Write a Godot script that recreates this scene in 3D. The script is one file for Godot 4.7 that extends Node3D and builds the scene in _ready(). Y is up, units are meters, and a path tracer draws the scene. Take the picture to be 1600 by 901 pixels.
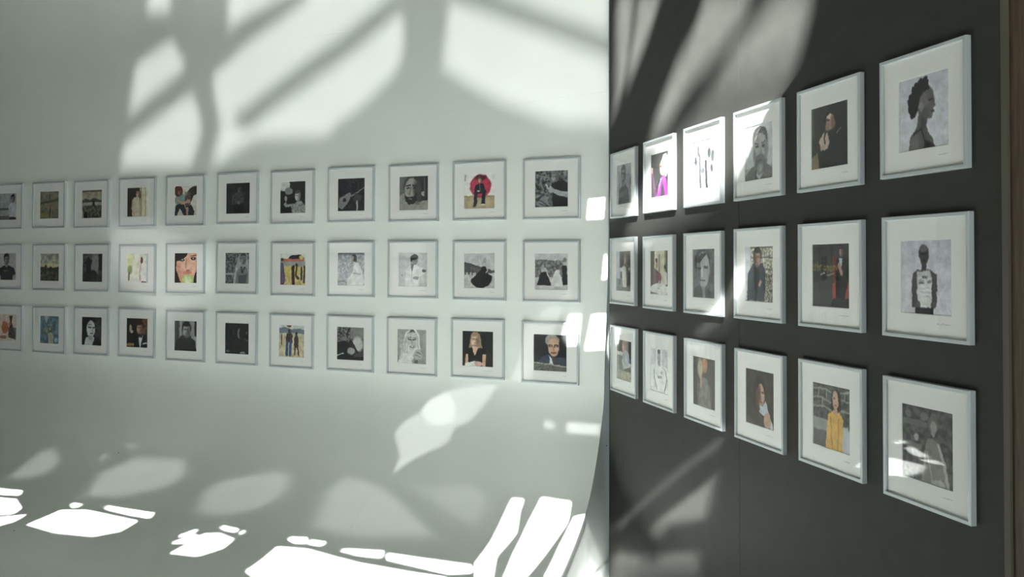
extends Node3D
# A photo exhibition in an old hall: a white cyclorama wall and a dark panel wall hung with framed prints,
# sun falling through roof openings and an added mask, shaped to place its patches.
# Units are metres, y is up, the floor of the cyclorama is y = 0.

# white cyclorama wall: origin at eye level, direction along the wall (to the right), direction out of it
const WHITE_O := Vector3(-2.00798, 0.0, -6.18631)
const WHITE_U := Vector3(0.91084, 0.0, 0.41275)
const WHITE_N := Vector3(-0.41275, 0.0, 0.91084)
const WHITE_END := 2.7944
# dark panel wall
const DARK_O := Vector3(1.11900, 0.0, -2.70212)
const DARK_U := Vector3(0.25309, 0.0, 0.96744)
const DARK_N := Vector3(-0.96744, 0.0, 0.25309)
const DARK_START := -2.3193
const DARK_END := 0.4475
# the sun: horizontal offset for one metre of height
const SUN := Vector3(-0.35, 1.0, 0.85)
const SUN_MASK_Y := 3.2  # height of the added mask that shapes the sun
const ROOF_Y := 11.0

var M := {}
var used := {}


func _ready() -> void:
	# ---- camera
	var cam := Camera3D.new()
	cam.name = "camera"
	var near := 0.05
	cam.projection = Camera3D.PROJECTION_FRUSTUM
	cam.near = near
	cam.far = 200.0
	cam.size = near * 901.0 / 1413.919
	cam.frustum_offset = Vector2(0.0, -near * (450.5 - 383.2) / 1413.919)
	cam.transform = Transform3D(Basis(Vector3(1.0, 0.00315, 0.00007), Vector3(-0.00315, 0.99977, 0.02135), Vector3(0.0, -0.02135, 0.99977)).orthonormalized(), Vector3(0, 1.62, 0))
	add_child(cam)
	cam.current = true
	# ---- sky and exposure
	var we := WorldEnvironment.new()
	we.name = "environment"
	var env := Environment.new()
	env.background_mode = Environment.BG_SKY
	var sky := Sky.new()
	var sm := ProceduralSkyMaterial.new()
	sm.sky_top_color = Color(0.62, 0.70, 0.76)
	sm.sky_horizon_color = Color(0.86, 0.89, 0.87)
	sm.ground_bottom_color = Color(0.42, 0.43, 0.40)
	sm.ground_horizon_color = Color(0.55, 0.56, 0.53)
	sm.sun_angle_max = 8.0
	sm.energy_multiplier = 1.05
	sky.sky_material = sm
	env.sky = sky
	env.tonemap_mode = Environment.TONE_MAPPER_LINEAR
	env.tonemap_exposure = 1.0
	env.sdfgi_enabled = true
	env.ssao_enabled = true
	env.ssil_enabled = true
	we.environment = env
	add_child(we)
	# ---- sun
	var sun := DirectionalLight3D.new()
	sun.name = "sun"
	sun.light_color = Color(1.0, 0.998, 0.99)
	sun.light_energy = 19.0
	sun.light_angular_distance = 0.53
	sun.shadow_enabled = true
	sun.transform = Transform3D(Basis.looking_at(-SUN.normalized(), Vector3.UP), Vector3(0, 12, 0))
	add_child(sun)
	# ---- the place, then the things
	materials()
	shell()
	roof()
	cyclorama()
	dark_wall()
	hang_everything()
	small_things()


# ------------------------------------------------------------------ helpers

func numbered(called: String) -> String:
	var n: int = used.get(called, 0)
	used[called] = n + 1
	return called if n == 0 else "%s_%03d" % [called, n]


func tag(o: Node, label: String, category := "", group := "", kind := "") -> void:
	if label: o.set_meta("label", label)
	if category: o.set_meta("category", category)
	if group: o.set_meta("group", group)
	if kind: o.set_meta("kind", kind)


func part(called: String, mesh: Mesh, m: Material, parent: Node, at := Transform3D()) -> MeshInstance3D:
	var o := MeshInstance3D.new()
	o.name = called
	o.mesh = mesh
	o.material_override = m
	o.transform = at
	parent.add_child(o, true)
	return o


func structure(called: String, mesh: Mesh, m: Material, at := Transform3D()) -> MeshInstance3D:
	var o := part(numbered(called), mesh, m, self, at)
	o.set_meta("kind", "structure")
	return o


func flat(c: Color, rough := 0.8, metal := 0.0, spec := 0.5) -> StandardMaterial3D:
	var m := StandardMaterial3D.new()
	m.albedo_color = c
	m.roughness = rough
	m.metallic = metal
	m.metallic_specular = spec
	return m


func noise_tex(seed_: int, freq: float, c1: Color, c2: Color, octaves := 4, size := 512) -> NoiseTexture2D:
	var n := FastNoiseLite.new()
	n.seed = seed_
	n.frequency = freq
	n.fractal_octaves = octaves
	var t := NoiseTexture2D.new()
	t.width = size
	t.height = size
	t.seamless = true
	t.noise = n
	var g := Gradient.new()
	g.set_color(0, c1)
	g.set_color(1, c2)
	t.color_ramp = g
	return t


func box(lo: Vector3, hi: Vector3) -> ArrayMesh:
	var st := SurfaceTool.new()
	st.begin(Mesh.PRIMITIVE_TRIANGLES)
	add_box(st, lo, hi)
	st.generate_normals()
	return st.commit()


func add_box(st: SurfaceTool, a: Vector3, b: Vector3) -> void:
	var v := [Vector3(a.x, a.y, a.z), Vector3(b.x, a.y, a.z), Vector3(b.x, b.y, a.z), Vector3(a.x, b.y, a.z), Vector3(a.x, a.y, b.z), Vector3(b.x, a.y, b.z), Vector3(b.x, b.y, b.z), Vector3(a.x, b.y, b.z)]
	for f in [[4, 5, 6, 7], [1, 0, 3, 2], [0, 4, 7, 3], [5, 1, 2, 6], [7, 6, 2, 3], [0, 1, 5, 4]]:
		quad(st, v[f[0]], v[f[1]], v[f[2]], v[f[3]])


# corners counter-clockwise as seen from the front
func quad(st: SurfaceTool, a: Vector3, b: Vector3, c: Vector3, d: Vector3) -> void:
	st.set_smooth_group(-1)
	for p in [a, c, b, a, d, c]:
		st.add_vertex(p)


# a flat plate cut to an outline given in plan (x, z pairs)
func prism(plan: PackedVector2Array, y0: float, y1: float) -> ArrayMesh:
	if Geometry2D.is_polygon_clockwise(plan):
		plan.reverse()
	var st := SurfaceTool.new()
	st.begin(Mesh.PRIMITIVE_TRIANGLES)
	st.set_smooth_group(-1)
	var idx := Geometry2D.triangulate_polygon(plan)
	if idx.is_empty():
		push_error("outline does not triangulate: %s" % plan)
	for k in range(0, idx.size(), 3):
		var a := plan[idx[k]]
		var b := plan[idx[k + 1]]
		var c := plan[idx[k + 2]]
		if (b - a).cross(c - a) < 0.0:
			var sw := b
			b = c
			c = sw
		for p in [a, b, c]:
			st.add_vertex(Vector3(p.x, y1, p.y))
		for p in [a, c, b]:
			st.add_vertex(Vector3(p.x, y0, p.y))
	for k in plan.size():
		var a := plan[k]
		var b := plan[(k + 1) % plan.size()]
		var a0 := Vector3(a.x, y0, a.y)
		var b0 := Vector3(b.x, y0, b.y)
		var a1 := Vector3(a.x, y1, a.y)
		var b1 := Vector3(b.x, y1, b.y)
		for p in [a0, b0, b1, a0, b1, a1]:
			st.add_vertex(p)
	st.generate_normals()
	return st.commit()


# an outline on the ground, seen along the sun, moved up the sun's rays to the height y
func raised(flat_list: Array, y: float) -> PackedVector2Array:
	var out := PackedVector2Array()
	for k in range(0, flat_list.size(), 2):
		out.append(Vector2(flat_list[k] + SUN.x * y, flat_list[k + 1] + SUN.z * y))
	return out


func grown(plan: PackedVector2Array, by: float) -> PackedVector2Array:
	var r := Geometry2D.offset_polygon(plan, by, Geometry2D.JOIN_MITER)
	return r[0] if r.size() else plan


# a slab with openings
func pierced(called: String, plan: PackedVector2Array, y0: float, y1: float, holes: Array, m: Material) -> CSGCombiner3D:
	var root := CSGCombiner3D.new()
	root.name = called
	var body := CSGMesh3D.new()
	body.name = "slab"
	body.mesh = prism(plan, y0, y1)
	body.material = m
	root.add_child(body)
	for h in holes:
		var c := CSGMesh3D.new()
		c.name = "opening"
		c.operation = CSGShape3D.OPERATION_SUBTRACTION
		c.mesh = prism(h, y0 - 0.3, y1 + 0.3)
		c.material = m
		root.add_child(c, true)
	root.set_meta("kind", "structure")
	add_child(root)
	return root


func sun_filter(clear: float) -> StandardMaterial3D:  # material of the added panes: passes only a share of the sun
	var m := flat(Color(0.42, 0.43, 0.38, 1.0 - sqrt(clear)), 0.2)
	m.transparency = BaseMaterial3D.TRANSPARENCY_ALPHA
	return m


func white(u: float, v: float, n := 0.0) -> Vector3:
	return WHITE_O + WHITE_U * u + WHITE_N * n + Vector3(0, v, 0)


func dark(u: float, v: float, n := 0.0) -> Vector3:
	return DARK_O + DARK_U * u + DARK_N * n + Vector3(0, v, 0)


# ------------------------------------------------------------------ materials

func materials() -> void:
	var w := flat(Color(0.915, 0.938, 0.918), 0.62, 0.0, 0.4)
	w.albedo_texture = noise_tex(3, 0.006, Color(0.965, 0.965, 0.965), Color(1, 1, 1), 5)
	w.uv1_triplanar = true
	w.uv1_world_triplanar = true
	w.uv1_scale = Vector3(0.45, 0.45, 0.45)
	var bump := noise_tex(9, 0.012, Color.BLACK, Color.WHITE, 4)
	bump.color_ramp = null
	bump.as_normal_map = true
	bump.bump_strength = 1.2
	w.normal_enabled = true
	w.normal_texture = bump
	w.normal_scale = 0.25
	M.white = w
	var d := flat(Color(0.245, 0.251, 0.238), 0.6, 0.0, 0.2)
	d.albedo_texture = noise_tex(5, 0.02, Color(0.93, 0.93, 0.93), Color(1, 1, 1), 5)
	d.uv1_triplanar = true
	d.uv1_world_triplanar = true
	d.uv1_scale = Vector3(0.8, 0.8, 0.8)
	M.dark = d
	M.plaster = flat(Color(0.72, 0.74, 0.72), 0.9)
	M.brick = flat(Color(0.26, 0.26, 0.25), 0.9)
	M.concrete = flat(Color(0.73, 0.74, 0.73), 0.8)
	M.roof = flat(Color(0.5, 0.51, 0.48), 0.9)
	M.steel = flat(Color(0.3, 0.31, 0.3), 0.7)
	M.mask_board = flat(Color(0.6, 0.58, 0.54), 0.85)  # board of the added sun mask
	M.alu = flat(Color(0.72, 0.755, 0.765), 0.45, 0.15, 0.5)
	M.mat = flat(Color(0.92, 0.928, 0.918), 0.95, 0.0, 0.2)
	M.backing = flat(Color(0.45, 0.4, 0.33), 0.9)
	M.ink = flat(Color(0.34, 0.34, 0.36), 0.9)
	M.seam = flat(Color(0.86, 0.87, 0.855), 0.8)
	var g := flat(Color(0.95, 1.0, 0.97, 0.02), 0.02)
	g.transparency = BaseMaterial3D.TRANSPARENCY_ALPHA
	M.glass = g
	var wd := flat(Color(1, 1, 1), 0.7)
	wd.albedo_texture = noise_tex(21, 0.03, Color(0.25, 0.20, 0.15), Color(0.36, 0.30, 0.23), 4)
	wd.uv1_triplanar = true
	wd.uv1_scale = Vector3(4.0, 0.35, 4.0)
	M.wood = wd
	M.batten = flat(Color(0.33, 0.315, 0.27), 0.75)
	var fr := flat(Color(0.95, 0.96, 0.94), 0.9, 0.0, 0.1)
	fr.backlight_enabled = true
	fr.backlight = Color(1, 1, 1)
	M.frosted = fr
	M.black = flat(Color(0.06, 0.06, 0.06), 0.6)


# ------------------------------------------------------------------ the hall

func shell() -> void:
	structure("floor", box(Vector3(-10.2, -0.3, -9.6), Vector3(6.2, -0.11, 7.2)), M.concrete)
	# back wall behind the cyclorama, turned with it
	var tb := Transform3D(Basis(WHITE_U, Vector3.UP, WHITE_N), WHITE_O)
	structure("wall_back", box(Vector3(-9.5, -0.11, -0.45), Vector3(5.0, ROOF_Y, -0.2)), M.plaster, tb)
	# left wall with a frosted window and a narrow slit, which the picture glass mirrors
	var sl := SurfaceTool.new()
	sl.begin(Mesh.PRIMITIVE_TRIANGLES)
	for p in [[-9.6, -4.47, -0.11, ROOF_Y], [-4.47, -4.35, -0.11, 1.9], [-4.47, -4.35, 2.8, ROOF_Y], [-4.35, -2.1, -0.11, ROOF_Y], [-2.1, 0.2, -0.11, 1.0], [-2.1, 0.2, 2.45, ROOF_Y], [0.2, 7.2, -0.11, ROOF_Y]]:
		add_box(sl, Vector3(-8.2, p[2], p[0]), Vector3(-8.0, p[3], p[1]))
	sl.generate_normals()
	structure("wall_left", sl.commit(), M.brick)
	var fl := SurfaceTool.new()
	fl.begin(Mesh.PRIMITIVE_TRIANGLES)
	for z in [-2.1, -0.98, 0.15]:
		add_box(fl, Vector3(-8.16, 1.0, z), Vector3(-8.1, 2.45, z + 0.05))
	for y in [1.0, 1.7, 2.4]:
		add_box(fl, Vector3(-8.16, y, -2.1), Vector3(-8.1, y + 0.05, 0.2))
	fl.generate_normals()
	var lw := structure("window", fl.commit(), M.steel)
	part("frosted_pane", box(Vector3(-8.135, 1.0, -2.1), Vector3(-8.13, 2.45, 0.2)), M.frosted, lw)
	structure("window", box(Vector3(-8.135, 1.9, -4.47), Vector3(-8.13, 2.8, -4.35)), M.frosted)
	# right side: the line of the dark wall goes on past the post
	var td := Transform3D(Basis(DARK_U, Vector3.UP, DARK_N), DARK_O)
	structure("wall_right", box(Vector3(DARK_END + 0.5, -0.11, -0.3), Vector3(11.5, ROOF_Y, -0.05)), M.plaster, td)
	structure("wall_right_upper", box(Vector3(DARK_START - 1.5, 4.61, -0.3), Vector3(DARK_END + 0.5, ROOF_Y, -0.06)), M.plaster, td)
	# glazed rear wall: piers, sill, head and glazing bars
	var st := SurfaceTool.new()
	st.begin(Mesh.PRIMITIVE_TRIANGLES)
	add_box(st, Vector3(-10.0, -0.11, 7.0), Vector3(5.0, 0.9, 7.25))
	add_box(st, Vector3(-10.0, 8.0, 7.0), Vector3(5.0, ROOF_Y, 7.25))
	for p in [[-10.0, -2.2], [0.8, 1.4], [4.2, 4.8]]:
		add_box(st, Vector3(p[0], 0.9, 7.0), Vector3(p[1], 8.0, 7.25))
	st.generate_normals()
	structure("wall_rear", st.commit(), M.plaster)
	for x in [-2.2, 1.4]:
		var s2 := SurfaceTool.new()
		s2.begin(Mesh.PRIMITIVE_TRIANGLES)
		var wide := 3.0 if x < 1.0 else 2.8
		for k in 4:
			add_box(s2, Vector3(x + wide * k / 3.0 - 0.03, 0.9, 7.08), Vector3(x + wide * k / 3.0 + 0.03, 8.0, 7.16))
		for k in 6:
			add_box(s2, Vector3(x, 0.9 + 7.1 * k / 5.0 - 0.03, 7.08), Vector3(x + wide, 0.9 + 7.1 * k / 5.0 + 0.03, 7.16))
		s2.generate_normals()
		structure("window", s2.commit(), M.steel)


func roof() -> void:
	var holes := []
	var opening := raised(UPPER_LIGHT, ROOF_Y)
	holes.append(opening)
	for p in OPEN_HIGH:
		holes.append(grown(raised(p, ROOF_Y), 0.015))
	for p in FILTERED_HIGH:
		holes.append(raised(p, ROOF_Y))
	holes.append(raised(OVER_MASK, ROOF_Y))
	# added opening: sunlit floor out of view bounces fill light onto the walls
	holes.append(raised([-2.0, -3.5, 0.0, -3.5, 0.0, -2.75, -2.0, -2.75], ROOF_Y))
	var plan := PackedVector2Array([Vector2(-10.2, -9.6), Vector2(6.2, -9.6), Vector2(6.2, 7.3), Vector2(-10.2, 7.3)])
	pierced("ceiling", plan, ROOF_Y, ROOF_Y + 0.03, holes, M.roof)  # openings added in the outlines of the sun patches
	# the big roof light: steel members, and an added pane that dims the sun
	var light := structure("window", prism(grown(opening, 0.08), ROOF_Y + 0.04, ROOF_Y + 0.045), sun_filter(UPPER_CLEAR))
	for b in STEEL_BARS:
		part("steel_member", prism(raised(b, ROOF_Y), ROOF_Y + 0.05, ROOF_Y + 0.08), M.steel, light)
	for k in FILTERED_HIGH.size():
		structure("window", prism(grown(raised(FILTERED_HIGH[k], ROOF_Y), 0.05), ROOF_Y + 0.04, ROOF_Y + 0.045), sun_filter(HIGH_CLEAR[k]))  # added pane that weakens the sun for a dimmer patch
	# added unseen mask: its cut-outs and dimming panes shape the lower sun patches
	var low := []
	for p in OPEN_LOW:
		low.append(grown(raised(p, SUN_MASK_Y), -0.006))
	for k in FILTERED_LOW.size():
		low.append(grown(raised(FILTERED_LOW[k], SUN_MASK_Y), 0.04 if k in FADED_RIMS else 0.0))
	pierced("sun_mask", raised(SUN_MASK, SUN_MASK_Y), SUN_MASK_Y, SUN_MASK_Y + 0.012, low, M.mask_board)
	for k in FILTERED_LOW.size():
		var pane := raised(FILTERED_LOW[k], SUN_MASK_Y)
		structure("window", prism(grown(pane, 0.06), SUN_MASK_Y + 0.016, SUN_MASK_Y + 0.019), sun_filter(LOW_CLEAR[k]))  # added pane, thins the sun to a faint patch
		if k == 11:   # added sheet with a cut-out, for one brighter spot in the patch
			pierced(numbered("window"), grown(pane, 0.05), SUN_MASK_Y + 0.020, SUN_MASK_Y + 0.022, [raised(BRIGHT_SPOT, SUN_MASK_Y)], sun_filter(0.72))
		if k in FADED_RIMS:   # added rim sheets that fade the edges of these light patches
			pierced(numbered("window"), grown(pane, 0.06), SUN_MASK_Y + 0.020, SUN_MASK_Y + 0.022, [pane], sun_filter(0.25))
			pierced(numbered("window"), grown(pane, 0.06), SUN_MASK_Y + 0.023, SUN_MASK_Y + 0.025, Geometry2D.offset_polygon(pane, -0.04, Geometry2D.JOIN_MITER), sun_filter(0.6))


# ------------------------------------------------------------------ white cyclorama

const COVE := [[0.0, 4.6], [0.0, 1.0], [0.004, 0.90], [0.02, 0.82], [0.05, 0.745], [0.105, 0.645], [0.20, 0.52], [0.305, 0.40], [0.429, 0.295], [0.576, 0.20], [0.715, 0.13], [0.88, 0.07], [1.08, 0.025], [1.3, 0.004], [1.5, 0.0], [3.2, 0.0]]


func cove_curve() -> Array:
	# Catmull-Rom through the measured section, in (n, v)
	var out := []
	out.append(Vector2(COVE[0][0], COVE[0][1]))
	for k in range(1, COVE.size() - 2):
		var p0 := Vector2(COVE[k - 1][0], COVE[k - 1][1]) if k > 1 else Vector2(0.0, 1.1)
		var p1 := Vector2(COVE[k][0], COVE[k][1])
		var p2 := Vector2(COVE[k + 1][0], COVE[k + 1][1])
		var p3 := Vector2(COVE[k + 2][0], COVE[k + 2][1]) if k + 2 < COVE.size() - 1 else Vector2(1.7, 0.0)
		for j in 5:
			out.append(p1.cubic_interpolate(p2, p0, p3, j / 5.0))
	out.append(Vector2(1.5, 0.0))
	out.append(Vector2(3.2, 0.0))
	return out


# the free end is not cut quite plumb
func end_at(v: float) -> float:
	return WHITE_END - 0.024 * smoothstep(1.75, 0.95, v) * smoothstep(0.3, 0.8, v)


func cyclorama() -> void:
	var sec := cove_curve()
	var st := SurfaceTool.new()
	st.begin(Mesh.PRIMITIVE_TRIANGLES)
	st.set_smooth_group(0)
	var us := []
	for k in 25:
		us.append(lerpf(-6.5, WHITE_END, k / 24.0))
	# split the tall flat part so that the end can be trimmed
	var full := []
	for k in 20:
		full.append(Vector2(0.0, lerpf(4.6, 1.02, k / 19.0)))
	full.append_array(sec.slice(1))
	for k in full.size() - 1:
		for j in us.size() - 1:
			var q := []
			for c in [[k + 1, j], [k + 1, j + 1], [k, j + 1], [k, j]]:
				var p: Vector2 = full[c[0]]
				var u: float = us[c[1]] if c[1] < us.size() - 1 else end_at(p.y)
				q.append(white(u, p.y, p.x))
			for i in [0, 2, 1, 0, 3, 2]:
				st.add_vertex(q[i])
	# thickness: the back of the sheet, 18 mm behind
	st.set_smooth_group(1)
	for k in full.size() - 1:
		var a: Vector2 = full[k]
		var b: Vector2 = full[k + 1]
		var na := back_of(full, k)
		var nb := back_of(full, k + 1)
		var qa := [white(-6.5, nb.y, nb.x), white(WHITE_END - 0.024, nb.y, nb.x), white(WHITE_END - 0.024, na.y, na.x), white(-6.5, na.y, na.x)]
		for i in [0, 1, 2, 0, 2, 3]:
			st.add_vertex(qa[i])
	# the edge of the free end
	st.set_smooth_group(-1)
	for k in full.size() - 1:
		var a: Vector2 = full[k]
		var b: Vector2 = full[k + 1]
		var na := back_of(full, k)
		var nb := back_of(full, k + 1)
		quad(st, white(end_at(b.y), b.y, b.x), white(end_at(b.y), nb.y, nb.x), white(end_at(a.y), na.y, na.x), white(end_at(a.y), a.y, a.x))
	st.generate_normals()
	var cyc := structure("wall_white", st.commit(), M.white)
	cyc.set_meta("label", "white cyclorama wall curving into the floor")
	# board that closes the side of the curve
	var sp := SurfaceTool.new()
	sp.begin(Mesh.PRIMITIVE_TRIANGLES)
	sp.set_smooth_group(-1)
	for k in full.size() - 2:
		var a: Vector2 = full[k]
		var b: Vector2 = full[k + 1]
		if a.y > 1.75:
			continue
		var ia := back_of(full, k)
		var ib := back_of(full, k + 1)
		quad(sp, white(end_at(b.y) - 0.001, ib.y, ib.x), white(WHITE_END - 0.001, ib.y, -0.19), white(WHITE_END - 0.001, ia.y, -0.19), white(end_at(a.y) - 0.001, ia.y, ia.x))
		quad(sp, white(WHITE_END - 0.04, ib.y, -0.19), white(end_at(b.y) - 0.04, ib.y, ib.x), white(end_at(a.y) - 0.04, ia.y, ia.x), white(WHITE_END - 0.04, ia.y, -0.19))
	quad(sp, white(WHITE_END - 0.001, -0.11, 1.5), white(WHITE_END - 0.001, -0.11, -0.19), white(WHITE_END - 0.001, 0.005, -0.19), white(WHITE_END - 0.001, -0.016, 1.5))
	sp.generate_normals()
	part("side_board", sp.commit(), M.white, cyc)
	screw_heads(cyc)
	# joints of the boards under the paint: slight ridges
	for pts in SEAMS:
		var rs := SurfaceTool.new()
		rs.begin(Mesh.PRIMITIVE_TRIANGLES)
		for k in range(0, pts.size() - 3, 3):
			ridge(rs, Vector3(pts[k], pts[k + 1], pts[k + 2]), Vector3(pts[k + 3], pts[k + 4], pts[k + 5]))
		rs.generate_normals()
		part("joint", rs.commit(), M.white, cyc)


func screw_heads(cyc: Node) -> void:
	var dome := SphereMesh.new()
	dome.radius = 0.0035
	dome.height = 0.003
	dome.radial_segments = 10
	dome.rings = 4
	for p in SCREWS:
		part("screw_head", dome, M.black, cyc, Transform3D(Basis(Vector3.RIGHT, 0.7), white(p[0], p[1], p[2])))


func back_of(full: Array, k: int) -> Vector2:
	var t: Vector2 = (full[mini(k + 1, full.size() - 1)] - full[maxi(k - 1, 0)]).normalized()
	return full[k] + Vector2(t.y, -t.x) * 0.018


# a 5 mm wide, 1.2 mm proud ridge from a to b (u, v, n of the white wall)
func ridge(st: SurfaceTool, a: Vector3, b: Vector3) -> void:
	var pa := white(a.x, a.y, a.z)
	var pb := white(b.x, b.y, b.z)
	var out := (WHITE_N + Vector3.UP * clampf(a.z * 1.6, 0.0, 1.5)).normalized()
	var side := (pb - pa).normalized().cross(out).normalized() * 0.0026
	var lift := out * 0.0008
	quad(st, pa - side, pb - side, pb + lift, pa + lift)
	quad(st, pa + lift, pb + lift, pb + side, pa + side)


# ------------------------------------------------------------------ dark wall

func dark_wall() -> void:
	var td := Transform3D(Basis(DARK_U, Vector3.UP, DARK_N), DARK_O)
	var core := structure("wall_dark", box(Vector3(DARK_START + 0.02, -0.11, -0.06), Vector3(DARK_END, 4.6, -0.012)), M.dark, td)
	core.set_meta("label", "dark grey painted panel wall")
	for p in [[DARK_START, -0.8895], [-0.8875, DARK_END]]:
		part("panel", box(Vector3(p[0], -0.11, -0.012), Vector3(p[1], 4.6, 0.0)), M.dark, core)
	# brown timber post at the end of the wall, with a lighter batten
	var post := structure("trim", box(Vector3(DARK_END + 0.02, -0.11, -0.1), Vector3(DARK_END + 0.5, 4.6, -0.004)), M.wood, td)
	post.name = "trim_1"
	part("batten", box(Vector3(DARK_END, -0.11, -0.03), Vector3(DARK_END + 0.02, 2.45, 0.004)), M.batten, post)
	part("batten", box(Vector3(DARK_END + 0.002, 2.455, -0.03), Vector3(DARK_END + 0.02, 4.6, 0.004)), M.batten, post)


# ------------------------------------------------------------------ framed prints

const SIZE := 0.35
const DEEP := 0.018
var rail_mesh: ArrayMesh
var mat_mesh: ArrayMesh
var scribbles := []
var panes := []


func make_meshes() -> void:
	# one side of the aluminium frame with mitred ends; section in (distance from the centre, height)
	var h := SIZE / 2.0
	var sec := [[h, 0.0], [h, DEEP - 0.002], [h - 0.0006, DEEP - 0.0006], [h - 0.002, DEEP], [h - 0.0095, DEEP], [h - 0.0105, DEEP - 0.0008], [h - 0.011, DEEP - 0.002], [h - 0.011, 0.006], [h - 0.011, 0.0]]
	var st := SurfaceTool.new()
	st.begin(Mesh.PRIMITIVE_TRIANGLES)
	for k in sec.size():
		var a: Array = sec[k]
		var b: Array = sec[(k + 1) % sec.size()]
		quad(st, Vector3(-a[0], a[0], a[1]), Vector3(-b[0], b[0], b[1]), Vector3(b[0], b[0], b[1]), Vector3(a[0], a[0], a[1]))
	st.generate_normals()
	rail_mesh = st.commit()
	# passe-partout with a bevelled window
	var ow := 0.1005
	var oh := 0.1030
	var rings := [[h - 0.0108, h - 0.0108, 0.0092], [ow + 0.0012, oh + 0.0012, 0.0092], [ow, oh, 0.0078], [ow, oh, 0.0068], [h - 0.0108, h - 0.0108, 0.0068]]
	var sm := SurfaceTool.new()
	sm.begin(Mesh.PRIMITIVE_TRIANGLES)
	for k in rings.size() - 1:
		var a: Array = rings[k]
		var b: Array = rings[k + 1]
		for c in [[-1, -1, 1, -1], [1, -1, 1, 1], [1, 1, -1, 1], [-1, 1, -1, -1]]:
			quad(sm, Vector3(c[0] * a[0], c[1] * a[1], a[2]), Vector3(c[2] * a[0], c[3] * a[1], a[2]), Vector3(c[2] * b[0], c[3] * b[1], b[2]), Vector3(c[0] * b[0], c[1] * b[1], b[2]))
	sm.generate_normals()
	mat_mesh = sm.commit()
	# acrylic panes, never quite flat
	for bow in [Vector2(0.0008, 0.0004), Vector2(-0.0006, 0.0006), Vector2(0.0004, -0.0005), Vector2(0.0011, 0.0002)]:
		var sg := SurfaceTool.new()
		sg.begin(Mesh.PRIMITIVE_TRIANGLES)
		sg.set_smooth_group(0)
		var half := SIZE / 2.0 - 0.0108
		for j in 10:
			for i in 10:
				var q := []
				for c in [[i, j], [i + 1, j], [i + 1, j + 1], [i, j + 1]]:
					var e := Vector2(c[0] / 5.0 - 1.0, c[1] / 5.0 - 1.0)
					q.append(Vector3(e.x * half, e.y * half, bow.x * (1.0 - e.x * e.x) + bow.y * (1.0 - e.y * e.y)))
				for k in [0, 2, 1, 0, 3, 2]:
					sg.add_vertex(q[k])
		sg.generate_normals()
		panes.append(sg.commit())
	# pencilled signatures: thin wavering strokes
	for v in 4:
		var rng := RandomNumberGenerator.new()
		rng.seed = 40 + v
		var ss := SurfaceTool.new()
		ss.begin(Mesh.PRIMITIVE_TRIANGLES)
		var x := 0.0
		var last := Vector2(0, 0)
		var long := 0.028 + 0.008 * v
		while x < long:
			x += rng.randf_range(0.0008, 0.002)
			var to := Vector2(x, rng.randf_range(-0.0014, 0.0016) * (1.6 if rng.randf() < 0.15 else 1.0))
			var side := (to - last).orthogonal().normalized() * 0.00035
			if rng.randf() > 0.08:
				quad(ss, Vector3(last.x + side.x, last.y + side.y, 0), Vector3(last.x - side.x, last.y - side.y, 0), Vector3(to.x - side.x, to.y - side.y, 0), Vector3(to.x + side.x, to.y + side.y, 0))
			last = to
		ss.generate_normals()
		scribbles.append(ss.commit())


func framed_print(at: Transform3D, label: String, group: String, picture: Array, n: int) -> void:
	var t := Node3D.new()
	t.name = numbered("framed_print")
	add_child(t)
	t.transform = at
	tag(t, label, "framed print", group)
	for k in 4:
		part("rail", rail_mesh, M.alu, t, Transform3D(Basis(Vector3.BACK, k * PI / 2.0), Vector3.ZERO))
	var back := BoxMesh.new()
	back.size = Vector3(SIZE - 0.022, SIZE - 0.022, 0.004)
	part("backing_board", back, M.backing, t, Transform3D(Basis(), Vector3(0, 0, 0.0025)))
	part("passe_partout", mat_mesh, M.mat, t)
	var q := QuadMesh.new()
	q.size = Vector2(0.204, 0.209)
	part("photograph", q, print_material(picture, n), t, Transform3D(Basis(), Vector3(0, 0, 0.0066)))
	part("glass", panes[n % panes.size()], M.glass, t, Transform3D(Basis(), Vector3(0, 0, 0.0115)))
	var v := n % 4
	part("signature", scribbles[v], M.ink, t, Transform3D(Basis(), Vector3(0.099 - 0.028 - 0.008 * v, -0.128, 0.0094)))


func hang_everything() -> void:
	make_meshes()
	var bw := Basis(WHITE_U, Vector3.UP, WHITE_N)
	for k in WHITE_SPOTS.size():
		var p: Array = WHITE_PRINTS[k]
		framed_print(Transform3D(bw, white(WHITE_SPOTS[k][0], WHITE_SPOTS[k][1])), p[0], "framed prints on the white wall", p[1], k)
	var bd := Basis(DARK_U, Vector3.UP, DARK_N)
	for k in DARK_SPOTS.size():
		var p: Array = DARK_PRINTS[k]
		framed_print(Transform3D(bd, dark(DARK_SPOTS[k][0], DARK_SPOTS[k][1])), p[0], "framed prints on the dark wall", p[1], 40 + k)


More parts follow.
